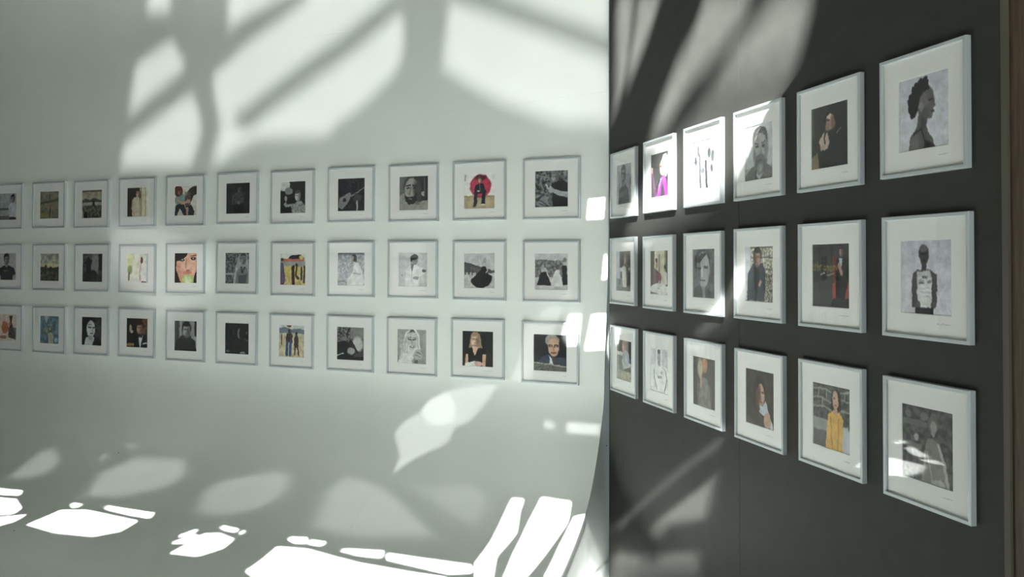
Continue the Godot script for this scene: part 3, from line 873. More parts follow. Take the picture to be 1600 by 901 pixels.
const PRINT_GAIN := 1.6
const WHITE_PRINTS := [
	["silver-framed print of a standing figure in a white shirt before a pale beach", [["bg", 0x8c9098, 0x80858a], ["n", 0, 0, 1, 1, 0x787c80, 0x989c9e, 0.03, 0.4], ["r", 0, 0.56, 1, 0.64, 0x4c4e50], ["r", 0, 0.85, 1, 1, 0x605a56], ["p", [0.55, 0.5, 0.62, 0.4, 0.78, 0.34, 0.95, 0.4, 1, 0.55, 0.98, 0.92, 0.6, 0.92], 0xa4aab4], ["f", 0.78, 0.2, 0.14, 0x7c7878, 0x1e1e22], ["r", 0.6, 0.9, 0.96, 1, 0x2c2624], ["l", [0.66, 0.5, 0.66, 0.75], 0.03, 0x70767e]]],
	["silver-framed print of a lone figure upside down on a dun sandy plain", [["bg", 0x6f6e5c, 0x665f4e], ["n", 0, 0, 1, 1, 0x5c5848, 0x7c765f, 0.03, 0.4], ["p", [0, 0.4, 0.5, 0.34, 1, 0.26, 1, 0.36, 0.5, 0.42, 0, 0.48], 0x4a4b3c], ["e", 0.2, 0.85, 0.25, 0.08, 0x7c7440], ["l", [0.53, 0.12, 0.53, 0.3], 0.035, 0x34322c], ["l", [0.47, 0.13, 0.47, 0.28], 0.02, 0x4a473c], ["e", 0.54, 0.6, 0.045, 0.13, 0x6c4c3c], ["l", [0.54, 0.66, 0.53, 0.9], 0.045, 0x2c2822], ["l", [0.42, 0.45, 0.54, 0.5, 0.64, 0.44], 0.03, 0x7a6450]]],
	["silver-framed sepia print of a crowd below bare mountains", [["bg", 0x8a846c, 0x3c3a34], ["r", 0, 0, 1, 0.1, 0x5c5244], ["n", 0, 0.08, 1, 0.35, 0x7c765e, 0x989278, 0.04], ["p", [0, 0.36, 0.2, 0.3, 0.4, 0.36, 0.55, 0.28, 0.75, 0.32, 1, 0.4, 1, 0.5, 0, 0.5], 0x3e3e38], ["r", 0, 0.44, 1, 0.55, 0x86877a], ["n", 0, 0.55, 1, 1, 0x2c2c28, 0x5e5c52, 0.06], ["p", [0.53, 0.4, 0.6, 0.36, 0.66, 0.55, 0.52, 0.58], 0x20222a], ["p", [0.08, 1, 0.12, 0.78, 0.24, 0.76, 0.3, 1], 0x181818], ["l", [0, 0.72, 0.06, 1], 0.06, 0x8c866e]]],
	["silver-framed print of a woman in a cream dress beside a bright window", [["bg", 0x2e2622, 0x2a201c], ["r", 0.6, 0, 1, 1, 0xb4b3a0], ["r", 0.64, 0, 0.69, 1, 0x8c8450], ["r", 0.84, 0, 0.88, 1, 0xa09458], ["r", 0.92, 0, 1, 1, 0xbcbfba], ["e", 0.5, 0.28, 0.13, 0.22, 0x3c221a], ["f", 0.5, 0.2, 0.14, 0xb08a74, 0x3a1e16], ["p", [0.24, 1, 0.22, 0.6, 0.3, 0.36, 0.45, 0.3, 0.58, 0.36, 0.62, 0.7, 0.6, 1], 0xa8a290], ["l", [0.26, 0.42, 0.22, 0.7, 0.34, 0.95], 0.06, 0xa87c68], ["l", [0.6, 0.5, 0.6, 0.9], 0.05, 0xa87c68]]],
	["silver-framed colour print of a red-haired guitarist in a teal shirt", [["bg", 0xb4b6ac, 0xaaa89a], ["p", [0.0, 0.4, 0.14, 0.28, 0.36, 0.26, 0.5, 0.36, 0.46, 0.52, 0.2, 0.62, 0.05, 0.62], 0x66847c], ["e", 0.16, 0.17, 0.2, 0.18, 0x4c2622], ["f", 0.22, 0.2, 0.11, 0x8c5c50, 0x4c2220], ["p", [0.05, 0.65, 0.3, 0.58, 0.42, 0.62, 0.62, 1, 0.44, 1, 0.24, 0.76, 0.1, 1, 0, 1], 0x26262e], ["p", [0.6, 0.68, 0.74, 0.64, 0.9, 0.86, 0.86, 1, 0.62, 1], 0x22262e], ["p", [0.44, 0.5, 0.6, 0.18, 0.78, 0.05, 1, 0, 1, 0.3, 0.84, 0.34, 0.66, 0.7, 0.5, 0.72], 0x2e2422], ["n", 0.46, 0.2, 0.72, 0.66, 0x1e1a1a, 0x8c8478, 0.16, 0.35], ["l", [0.18, 0.5, 0.34, 0.58, 0.58, 0.54], 0.09, 0xa87c6c], ["e", 0.62, 0.52, 0.08, 0.07, 0xa8786a], ["p", [0.5, 0.72, 0.64, 0.72, 0.62, 0.98, 0.55, 0.98], 0x9c7464]]],
	["silver-framed very dark print of a musician dimly lit from above", [["bg", 0x1b1d22, 0x141518], ["n", 0, 0, 1, 1, 0x14161a, 0x2a2c30, 0.04, 0.3], ["p", [0.22, 0.6, 0.28, 0.36, 0.45, 0.3, 0.68, 0.32, 0.76, 0.55, 0.74, 0.68, 0.5, 0.66, 0.24, 0.7], 0x36383a], ["n", 0.26, 0.34, 0.74, 0.62, 0x1c1d1f, 0x505354, 0.1, 0.4], ["f", 0.56, 0.22, 0.12, 0x50504e, 0x2c2c2c], ["e", 0.52, 0.64, 0.07, 0.05, 0x5e5c54], ["p", [0.3, 0.72, 0.72, 0.7, 0.7, 1, 0.34, 1], 0x0e0f10]]],
	["silver-framed black and white print of a man raising an arm by white umbrellas", [["bg", 0x1e2020, 0x161818], ["e", 0.14, 0.1, 0.24, 0.2, 0xacb0ac], ["e", 0.34, 0.3, 0.16, 0.11, 0x6c706c], ["p", [0.5, 1, 0.42, 0.78, 0.2, 0.82, 0.14, 0.7, 0.22, 0.62, 0.26, 0.72, 0.58, 0.7, 0.68, 0.62, 0.84, 0.62, 0.98, 0.76, 0.98, 0.96, 0.88, 1], 0x7c807c], ["n", 0.45, 0.7, 0.95, 1, 0x4c4f4d, 0x9a9e9a, 0.07, 0.5], ["f", 0.69, 0.46, 0.16, 0x9a9e9a, 0x3a3c3a, -0.6], ["e", 0.22, 0.53, 0.06, 0.09, 0x7a7e7a]]],
	["silver-framed dark print of a performer with a pale guitar", [["bg", 0x20202a, 0x17161a], ["r", 0.36, 0, 0.8, 0.4, 0x2e2e38], ["r", 0.52, 0.16, 0.72, 0.5, 0x14151b], ["n", 0, 0, 1, 1, 0x141418, 0x34343a, 0.07, 0.5], ["p", [0.02, 0.85, 0.06, 0.6, 0.3, 0.5, 0.44, 0.42, 0.5, 0.5, 0.4, 0.72, 0.14, 0.95], 0x6c6e6e], ["e", 0.24, 0.66, 0.07, 0.06, 0x26262a], ["l", [0.5, 0.55, 0.98, 0.3], 0.035, 0x6a6b72], ["e", 0.72, 0.6, 0.14, 0.14, 0x3a3c3e, 0.5], ["l", [0.72, 0.72, 0.72, 0.98], 0.06, 0x8c8e90]]],
	["silver-framed black and white close-up of a bearded man's face", [["bh", 0x5a5c5a, 0x24262a], ["e", 0.14, 0.8, 0.22, 0.3, 0x767972], ["p", [0.2, 1, 0.22, 0.72, 0.65, 0.75, 0.98, 0.72, 1, 1], 0x7a7c72], ["e", 0.5, 0.3, 0.34, 0.34, 0x26282a], ["e", 0.42, 0.42, 0.24, 0.38, 0x84867e], ["e", 0.62, 0.45, 0.14, 0.36, 0x3a3c3a, 0.8], ["p", [0.19, 0.5, 0.25, 0.6, 0.36, 0.62, 0.5, 0.6, 0.6, 0.48, 0.62, 0.7, 0.5, 0.82, 0.34, 0.84, 0.22, 0.74], 0x24262a], ["e", 0.38, 0.665, 0.07, 0.018, 0x6a5c58], ["l", [0.25, 0.28, 0.38, 0.27], 0.04, 0x2c2e2c], ["l", [0.46, 0.27, 0.58, 0.29], 0.04, 0x2c2e2c], ["e", 0.31, 0.34, 0.05, 0.025, 0x26282a], ["e", 0.52, 0.34, 0.05, 0.025, 0x26282a], ["l", [0.4, 0.34, 0.36, 0.52], 0.05, 0x62645e], ["e", 0.82, 0.52, 0.07, 0.07, 0x8e9088], ["r", 0.86, 0.05, 0.9, 0.6, 0x505250]]],
	["silver-framed colour print of a seated person in a round red chair", [["bg", 0xc2c8be, 0xb8beb4], ["r", 0, 0.64, 1, 0.68, 0x8a7854], ["r", 0, 0.68, 1, 1, 0x96886a], ["r", 0.02, 0.04, 0.06, 0.22, 0x787c60], ["e", 0.53, 0.36, 0.34, 0.33, 0x941e3a], ["e", 0.53, 0.37, 0.28, 0.27, 0xa82446, 0.4], ["e", 0.53, 0.12, 0.18, 0.08, 0x401626, 0.6], ["p", [0.34, 0.5, 0.38, 0.33, 0.5, 0.29, 0.62, 0.3, 0.7, 0.48, 0.6, 0.54, 0.4, 0.54], 0x1e2430], ["l", [0.4, 0.54, 0.36, 0.86], 0.11, 0x242a38], ["l", [0.66, 0.5, 0.62, 0.84], 0.11, 0x242a38], ["l", [0.38, 0.54, 0.68, 0.52], 0.1, 0x20262e], ["f", 0.51, 0.2, 0.085, 0xb09080, 0x5c3c2c], ["l", [0.52, 0.3, 0.52, 0.5], 0.012, 0xa8b0b4], ["e", 0.34, 0.92, 0.06, 0.03, 0x3a3430], ["e", 0.62, 0.88, 0.06, 0.025, 0xb8b0a0], ["e", 0.46, 0.5, 0.04, 0.03, 0xb08c7c]]],
	["silver-framed black and white print of a saxophone player in a dark shirt", [["bg", 0x4a4c4c, 0x34363a], ["n", 0, 0, 1, 1, 0x1e2022, 0x747878, 0.06, 0.1], ["p", [0.5, 0.4, 0.62, 0.3, 0.86, 0.28, 1, 0.4, 1, 1, 0.55, 1], 0x1a1c1e], ["f", 0.6, 0.17, 0.14, 0x7e8280, 0x5c605e, -0.6], ["p", [0.55, 0.48, 0.75, 0.56, 1, 0.6, 0.98, 0.76, 0.72, 0.7, 0.52, 0.6], 0x82868a], ["l", [0.36, 0.42, 0.5, 0.9], 0.07, 0x50565a], ["l", [0.34, 0.38, 0.46, 0.6], 0.04, 0xa0a6a6], ["p", [0.1, 1, 0.14, 0.78, 0.32, 0.66, 0.48, 1], 0x6a6e70], ["l", [0.14, 0.8, 0.44, 1], 0.02, 0x1e2022], ["l", [0.14, 0.9, 0.4, 1], 0.02, 0x1e2022], ["l", [0.0, 0.1, 0.6, 0.24], 0.015, 0x8e9292], ["e", 0.47, 0.52, 0.07, 0.1, 0x8a8e8e]]],
	["silver-framed black and white print of a person in a dark T-shirt", [["bg", 0x989a9c, 0x8e9090], ["p", [0.0, 0.75, 0.08, 0.55, 0.3, 0.46, 0.6, 0.46, 0.88, 0.55, 0.98, 0.78, 0.82, 0.82, 0.8, 1, 0.16, 1, 0.14, 0.85], 0x2c2e32], ["l", [0.45, 0.36, 0.45, 0.46], 0.14, 0x7a7c7c], ["f", 0.45, 0.22, 0.2, 0x848686, 0x2a2a2e], ["r", 0.3, 0.64, 0.56, 0.68, 0x5a5c60]]],
	["silver-framed print of a cloudy evening sky over dark trees", [["bg", 0x7c8480, 0xa09a7c], ["n", 0, 0, 1, 0.5, 0x686e6c, 0xa8a890, 0.04, 0.2], ["e", 0.6, 0.44, 0.5, 0.1, 0xb0a67c, 0.9], ["n", 0, 0.52, 1, 1, 0x2a2822, 0x524e40, 0.05], ["p", [0, 0.48, 0.3, 0.5, 0.36, 0.6, 0.6, 0.6, 0.8, 0.52, 1, 0.46, 1, 0.62, 0, 0.62], 0x36362c], ["e", 0.56, 0.56, 0.1, 0.08, 0x2e2c26], ["e", 0.3, 0.46, 0.07, 0.05, 0x3a3830], ["l", [0.56, 0.6, 0.56, 0.68], 0.03, 0x2c2a24]]],
	["silver-framed black and white print of dark silhouettes in a ruined interior", [["bg", 0x4a4c4c, 0x222222], ["n", 0, 0, 1, 1, 0x242426, 0x5c5e5e, 0.05, 0.4], ["e", 0.62, 0.38, 0.22, 0.4, 0x707272, 0.5], ["p", [0.16, 1, 0.2, 0.4, 0.06, 0.34, 0.2, 0.22, 0.3, 0.08, 0.36, 0.2, 0.5, 0.24, 0.42, 0.4, 0.44, 0.7, 0.5, 1], 0x1a1a1c], ["r", 0.82, 0, 1, 0.6, 0x1c1a1c], ["e", 0.56, 0.74, 0.16, 0.16, 0x1a1c1e], ["n", 0, 0.72, 1, 1, 0x161616, 0x3c3c3a, 0.1, 0.4]]],
	["silver-framed pale yellow print of a bride in a sunlit room", [["bg", 0xd0d6c4, 0xc8d0c8], ["r", 0.02, 0, 0.22, 0.55, 0xc4c264], ["r", 0.34, 0, 0.48, 0.75, 0xccc98c], ["n", 0, 0, 1, 1, 0xb8bc90, 0xe0e4dc, 0.04, 0.55], ["e", 0.12, 0.55, 0.12, 0.16, 0x84905a, 0.5], ["l", [0.1, 0.66, 0.08, 0.9], 0.07, 0x6c4c3c], ["e", 0.68, 0.22, 0.06, 0.12, 0x5c3024], ["p", [0.6, 0.6, 0.64, 0.36, 0.74, 0.34, 0.8, 0.6, 0.9, 0.96, 0.56, 0.96], 0xd6d8d0], ["l", [0.66, 0.36, 0.6, 0.62], 0.05, 0xb08c80], ["l", [0.6, 0.62, 0.62, 0.9], 0.07, 0xac9488], ["p", [0.64, 1, 0.7, 0.95, 0.9, 0.95, 0.94, 1], 0x8c4440], ["r", 0.92, 0, 1, 1, 0x98a4ac]]],
	["silver-framed colour close-up of a woman's face behind a slice of lime", [["bg", 0xc08e72, 0xb07c64], ["e", 0.62, 0.5, 0.3, 0.5, 0xc89a82, 0.7], ["p", [0, 0, 0.6, 0, 0.48, 0.14, 0.3, 0.25, 0.08, 0.28, 0.06, 1, 0, 1], 0x241e1c], ["p", [0.02, 0.5, 0.1, 0.62, 0.2, 0.85, 0.28, 1, 0, 1], 0x2a1c16], ["p", [1, 0.58, 0.9, 0.72, 0.84, 1, 1, 1], 0x261c1a], ["e", 0.34, 0.23, 0.1, 0.05, 0x3a3634], ["e", 0.83, 0.18, 0.11, 0.055, 0x322e30], ["e", 0.34, 0.22, 0.035, 0.03, 0x8c9aa0], ["e", 0.82, 0.17, 0.035, 0.03, 0x8c9aa0], ["l", [0.7, 0.1, 0.96, 0.08], 0.03, 0x5a4034], ["l", [0.52, 0.2, 0.5, 0.5], 0.05, 0xa87860], ["e", 0.6, 0.58, 0.08, 0.04, 0x965c4c, 0.6], ["e", 0.56, 0.66, 0.2, 0.06, 0xb86c5c, 0.5], ["e", 0.6, 0.9, 0.26, 0.21, 0x9cae5c], ["e", 0.6, 0.91, 0.18, 0.14, 0xb4c488, 0.6], ["e", 0.58, 0.92, 0.05, 0.06, 0xc4d0b0, 0.6]]],
	["silver-framed black and white print of a long-haired woman in a hat", [["bg", 0x50524f, 0x484a4c], ["n", 0, 0, 1, 1, 0x262829, 0x6e7274, 0.07, 0.1], ["r", 0, 0.66, 0.4, 0.72, 0x8c9092], ["p", [0.36, 1, 0.42, 0.5, 0.56, 0.06, 0.72, 0, 0.92, 0.06, 0.98, 0.5, 1, 1], 0x84888a], ["f", 0.74, 0.2, 0.17, 0x74777a, 0x2c2e30], ["p", [0.6, 0.1, 0.9, 0.1, 0.88, 0.2, 0.62, 0.2], 0x585c60], ["p", [0.44, 1, 0.48, 0.6, 0.64, 0.46, 0.86, 0.48, 0.96, 0.6, 0.94, 1], 0x606468], ["l", [0.66, 0.46, 0.72, 0.64, 0.82, 0.46], 0.04, 0x1e2022], ["p", [0.54, 0.75, 0.9, 0.68, 0.86, 1, 0.56, 1], 0x3c3f42], ["l", [0.36, 0.98, 0.46, 0.5], 0.06, 0x989c9e]]],
	["silver-framed colour print of people walking past a temple roof in the sun", [["bg", 0xb4b8b2, 0xa8a488], ["p", [0.28, 0.2, 0.4, 0.08, 0.82, 0.05, 0.94, 0.16, 0.94, 0.22], 0x24222a], ["r", 0.06, 0.18, 0.94, 0.26, 0xa85038], ["e", 0.82, 0.14, 0.08, 0.07, 0xb0a050], ["r", 0, 0.26, 1, 0.44, 0x80827c], ["r", 0, 0.42, 1, 0.85, 0xb0a050], ["n", 0, 0.7, 1, 1, 0x98804c, 0xb8ac6c, 0.06], ["l", [0.5, 0.45, 0.52, 0.95], 0.11, 0x3a2626], ["l", [0.66, 0.38, 0.62, 0.7, 0.72, 0.8], 0.07, 0x40302a], ["l", [0.84, 0.45, 0.84, 0.82], 0.07, 0x2a3038], ["l", [0.96, 0.42, 0.94, 0.9], 0.07, 0x34302c], ["p", [0, 0.3, 0.12, 0.3, 0.2, 0.8, 0.14, 1, 0, 1], 0x54384c], ["l", [0.06, 0.35, 0.1, 0.9], 0.05, 0x3c4c78], ["e", 0.06, 0.2, 0.06, 0.05, 0x30342c], ["e", 0.51, 0.42, 0.05, 0.05, 0x2a1e1c], ["e", 0.64, 0.36, 0.05, 0.04, 0x3a2a20]]],
	["silver-framed black and white print of a girl in a white dress sitting outdoors", [["bg", 0x8a8e98, 0x808488], ["n", 0, 0, 1, 1, 0x70747c, 0xa0a4ac, 0.08, 0.2], ["r", 0, 0, 1, 0.07, 0x60646c], ["p", [0.34, 1, 0.36, 0.8, 0.56, 0.62, 0.6, 0.3, 0.76, 0.3, 0.92, 0.55, 0.98, 0.92, 0.9, 1], 0xb4b6b4], ["e", 0.6, 0.15, 0.1, 0.12, 0x3c3836], ["e", 0.55, 0.17, 0.05, 0.08, 0x8c8884], ["e", 0.66, 0.2, 0.04, 0.08, 0x342e2c], ["l", [0.6, 0.62, 0.84, 0.66], 0.05, 0x88868a], ["r", 0, 0.86, 0.3, 0.9, 0x646866]]],
	["silver-framed black and white print of a man in a white suit looking down", [["bg", 0x9ea2a2, 0xa2a6a4], ["r", 0, 0, 0.22, 1, 0x989c9c], ["p", [0.24, 1, 0.26, 0.5, 0.42, 0.36, 0.62, 0.36, 0.8, 0.46, 0.92, 0.58, 0.86, 0.68, 0.72, 0.7, 0.7, 1], 0xb6bab8], ["p", [0.42, 0.3, 0.54, 0.36, 0.46, 0.62], 0x505456], ["e", 0.56, 0.24, 0.1, 0.13, 0x6e7272], ["e", 0.55, 0.13, 0.13, 0.08, 0x1e2022], ["e", 0.45, 0.2, 0.04, 0.08, 0x26282a], ["e", 0.6, 0.74, 0.1, 0.05, 0x6c7070], ["e", 0.88, 0.53, 0.08, 0.04, 0x4a4e4e], ["l", [0.46, 0.62, 0.46, 0.85], 0.012, 0x8c9090], ["e", 0.13, 0.66, 0.02, 0.03, 0x606464]]],
	["silver-framed black and white print of a dancer in a swirling black gown", [["bg", 0x9c9ea0, 0xa6a8a8], ["p", [0, 0.26, 0.3, 0.32, 0.6, 0.42, 1, 0.5, 1, 0.56, 0, 0.64], 0x404244], ["n", 0, 0.4, 0.5, 0.62, 0x36383a, 0x606264, 0.1, 0.4], ["r", 0, 0.56, 0.4, 0.63, 0x8e9090], ["l", [0.05, 0.55, 0.05, 0.63], 0.03, 0x2c2e30], ["l", [0.16, 0.55, 0.16, 0.63], 0.03, 0x2c2e30], ["l", [0.28, 0.55, 0.28, 0.63], 0.03, 0x2c2e30], ["n", 0, 0.63, 1, 1, 0x8c8e8c, 0xa4a6a2, 0.1], ["p", [0.6, 0.36, 0.7, 0.38, 0.74, 0.55, 0.9, 0.66, 0.9, 0.76, 0.8, 0.92, 0.6, 1, 0.4, 0.98, 0.22, 0.84, 0.24, 0.76, 0.42, 0.6, 0.56, 0.46], 0x1c1c1e], ["p", [0.6, 0.26, 0.7, 0.26, 0.7, 0.38, 0.6, 0.38], 0xa0a2a0], ["e", 0.67, 0.21, 0.05, 0.07, 0x888a8a], ["l", [0.62, 0.3, 0.54, 0.2, 0.52, 0.14], 0.035, 0x8c8e8c], ["l", [0.7, 0.28, 0.76, 0.5, 0.72, 0.56], 0.035, 0x9a9c9a]]],
	["silver-framed black and white print of three women in long gowns", [["bg", 0xa0a2a4, 0xa0a2a2], ["p", [0, 0.18, 0.2, 0.16, 0.6, 0.22, 0.9, 0.28, 0.9, 0.66, 0, 0.66], 0x5c5e60], ["n", 0, 0.2, 0.88, 0.64, 0x404244, 0x7e8082, 0.08, 0.3], ["r", 0, 0.66, 1, 1, 0x9c9e9c], ["p", [0.2, 0.5, 0.36, 0.5, 0.42, 0.68, 0.5, 0.88, 0.06, 0.88, 0.12, 0.7], 0x1c1c1e], ["p", [0.2, 0.4, 0.36, 0.4, 0.36, 0.52, 0.2, 0.52], 0x989a98], ["e", 0.24, 0.37, 0.05, 0.06, 0x868886], ["l", [0.36, 0.46, 0.42, 0.66], 0.035, 0x9c9e9c], ["p", [0.62, 0.46, 0.74, 0.46, 0.8, 0.7, 0.84, 0.9, 0.6, 0.9, 0.5, 0.78], 0xb2b4b2], ["e", 0.69, 0.36, 0.05, 0.07, 0x4a4a4a], ["p", [0.82, 0.34, 0.96, 0.34, 1, 0.86, 0.84, 0.86], 0x1e1e20], ["e", 0.9, 0.18, 0.045, 0.06, 0x6a6a6a], ["e", 0.9, 0.28, 0.06, 0.06, 0x9c9e9c]]],
	["silver-framed still life print with an orange jug and a dark bottle", [["bg", 0xb8a69a, 0xb0a090], ["e", 0.36, 0.5, 0.2, 0.22, 0xa05438], ["e", 0.3, 0.34, 0.08, 0.08, 0x9c5a44], ["p", [0.6, 0.06, 0.78, 0.06, 0.74, 0.3, 0.86, 0.6, 0.9, 0.95, 0.54, 0.95, 0.6, 0.6, 0.64, 0.3], 0x4a3030], ["n", 0.56, 0.5, 1, 0.98, 0x2c3030, 0x6a5c50, 0.1, 0.2], ["e", 0.62, 0.36, 0.07, 0.06, 0xa05c48], ["p", [0, 0.84, 0.3, 0.76, 0.5, 0.86, 1, 0.94, 1, 1, 0, 1], 0xb6b0a6], ["e", 0.25, 0.85, 0.2, 0.06, 0x8c5a50]]],
	["silver-framed teal print of a figure seen under water", [["bg", 0x54707a, 0x3c5668], ["n", 0, 0, 1, 1, 0x3a5466, 0x64808a, 0.035, 0.1], ["p", [0.2, 0, 0.46, 0, 0.36, 0.28], 0x8c9c9c], ["e", 0.54, 0.52, 0.1, 0.14, 0x54523c], ["e", 0.52, 0.46, 0.05, 0.06, 0xa0946c], ["p", [0.44, 1, 0.44, 0.64, 0.56, 0.58, 0.68, 0.64, 0.72, 1], 0x98987c], ["l", [0.28, 0.42, 0.34, 0.62], 0.05, 0x8c8c5c], ["e", 0.52, 0.32, 0.14, 0.03, 0x7c8c80, 0.6], ["e", 0.84, 0.86, 0.08, 0.1, 0x82a0b0, 0.6]]],
	["silver-framed black and white portrait of a woman with eyes cast down", [["bg", 0x1c1c22, 0x18181a], ["r", 0.66, 0.1, 1, 1, 0x2c2e30], ["n", 0.66, 0, 1, 1, 0x18181c, 0x44464a, 0.05, 0.4], ["p", [0.14, 1, 0.2, 0.74, 0.36, 0.68, 0.56, 0.66, 0.64, 0.74, 0.54, 1], 0xa0a4a4], ["e", 0.36, 0.34, 0.3, 0.36, 0x17171c], ["e", 0.45, 0.42, 0.21, 0.3, 0xa2a8a6], ["p", [0.36, 0.66, 0.56, 0.66, 0.54, 0.8, 0.38, 0.8], 0x848886], ["l", [0.34, 0.36, 0.46, 0.37], 0.05, 0x34383a], ["l", [0.56, 0.38, 0.64, 0.37], 0.04, 0x34383a], ["l", [0.33, 0.28, 0.46, 0.27], 0.03, 0x4a4e50], ["l", [0.54, 0.4, 0.56, 0.5], 0.03, 0x7a7e7e], ["l", [0.44, 0.58, 0.56, 0.58], 0.04, 0x4c5052], ["p", [0.6, 1, 0.66, 0.72, 0.9, 0.78, 1, 1], 0x141416]]],
	["silver-framed colour print of a man in a dinner jacket and bow tie", [["bg", 0x211b18, 0x181616], ["r", 0.74, 0, 1, 0.5, 0x5a3a2a], ["n", 0.74, 0, 1, 0.55, 0x3a2418, 0x7a4c34, 0.06, 0.3], ["e", 0.18, 0.34, 0.06, 0.12, 0x987c6c], ["e", 0.24, 0.46, 0.07, 0.06, 0xa89484], ["p", [0.3, 1, 0.36, 0.66, 0.54, 0.56, 0.76, 0.54, 0.98, 0.66, 1, 1], 0x16161c], ["p", [0, 1, 0, 0.5, 0.2, 0.52, 0.34, 0.6, 0.34, 1], 0x1a181c], ["r", 0, 0.86, 0.36, 0.96, 0x8c6424], ["p", [0.56, 0.62, 0.78, 0.58, 0.66, 1, 0.62, 1], 0xb0b4bc], ["f", 0.62, 0.33, 0.21, 0xa07460, 0x2c1c16, -0.3], ["p", [0.54, 0.58, 0.64, 0.62, 0.76, 0.57, 0.74, 0.66, 0.64, 0.64, 0.54, 0.67], 0x101014], ["l", [0.78, 0.87, 0.95, 0.83], 0.04, 0xb0b4bc]]],
	["silver-framed black and white print of a man in a thick dark pullover", [["bh", 0x4c4e4e, 0x8c8e8c], ["r", 0.24, 0, 0.34, 0.7, 0x8c8e8c], ["r", 0.08, 0, 0.2, 0.9, 0x3a3c3c], ["r", 0.9, 0, 1, 0.5, 0x2a2c2c], ["p", [0, 1, 0.08, 0.66, 0.3, 0.54, 0.7, 0.52, 0.92, 0.66, 1, 1], 0x262828], ["e", 0.5, 0.55, 0.26, 0.1, 0x303232], ["f", 0.53, 0.3, 0.25, 0x8c8e8c, 0x1e2020], ["r", 0, 0.93, 1, 1, 0x17191a]]],
	["silver-framed nearly black print of a face emerging from shadow", [["bg", 0x17191b, 0x121314], ["n", 0, 0, 1, 1, 0x101112, 0x26282a, 0.05, 0.2], ["e", 0.6, 0.34, 0.08, 0.16, 0x6a6c6c, 0.5], ["e", 0.64, 0.34, 0.05, 0.16, 0x1e2020, 0.6], ["e", 0.36, 0.3, 0.07, 0.1, 0x2c2c2e, 0.6], ["l", [0.8, 0.5, 0.96, 0.56], 0.03, 0x545658], ["e", 0.9, 0.3, 0.03, 0.06, 0x4a4c4c], ["e", 0.73, 0.95, 0.12, 0.04, 0x70747a], ["e", 0.12, 0.91, 0.1, 0.02, 0x54585c]]],
	["silver-framed colour print of two people seen from behind on a dry plain", [["bg", 0xa8b0b0, 0xa89c78], ["p", [0, 0.1, 0.3, 0.07, 0.5, 0.14, 0.7, 0.1, 1, 0.14, 1, 0.28, 0, 0.28], 0x5a6670], ["r", 0, 0.26, 1, 0.36, 0x9ca08c], ["n", 0, 0.34, 1, 1, 0x9c9070, 0xb4a888, 0.05], ["p", [0.26, 0.54, 0.3, 0.26, 0.46, 0.24, 0.54, 0.3, 0.54, 0.54], 0x3c2a2a], ["l", [0.33, 0.52, 0.31, 0.92], 0.1, 0x2c4870], ["l", [0.46, 0.52, 0.44, 0.94], 0.1, 0x2c4870], ["e", 0.4, 0.2, 0.05, 0.07, 0x402c24], ["p", [0.3, 0.0, 0.5, 0.0, 0.46, 0.07, 0.34, 0.07], 0x6a2c24], ["p", [0.6, 0.4, 0.66, 0.3, 0.74, 0.32, 0.78, 0.5, 0.76, 0.7, 0.6, 0.7], 0x382c28], ["l", [0.64, 0.7, 0.62, 0.92], 0.05, 0x302622], ["l", [0.74, 0.7, 0.78, 0.92], 0.05, 0x302622], ["e", 0.68, 0.25, 0.04, 0.06, 0x302420], ["l", [0.1, 0.3, 0.1, 0.6], 0.05, 0x504638]]],
	["silver-framed black and white print of a person lying back against pale cushions", [["bg", 0x4c4e4e, 0x3a3c3e], ["n", 0, 0, 0.5, 0.6, 0x161818, 0x7a7c7c, 0.08, 0.2], ["r", 0.5, 0, 1, 0.35, 0x6a6c6a], ["e", 0.76, 0.5, 0.2, 0.22, 0x9a9c98, 0.4], ["p", [0, 0.5, 0.3, 0.42, 0.5, 0.5, 0.7, 0.76, 0.6, 0.9, 0, 0.9], 0x1c1d1f], ["l", [0.5, 0.42, 0.76, 0.76], 0.08, 0x202224], ["e", 0.52, 0.72, 0.14, 0.11, 0x8a8c8a, 0.3], ["e", 0.26, 0.36, 0.12, 0.07, 0x6c6e6c, 0.4], ["l", [0, 0.88, 0.24, 0.8], 0.04, 0x9ea0a0], ["r", 0, 0.9, 1, 1, 0x1e2022]]],
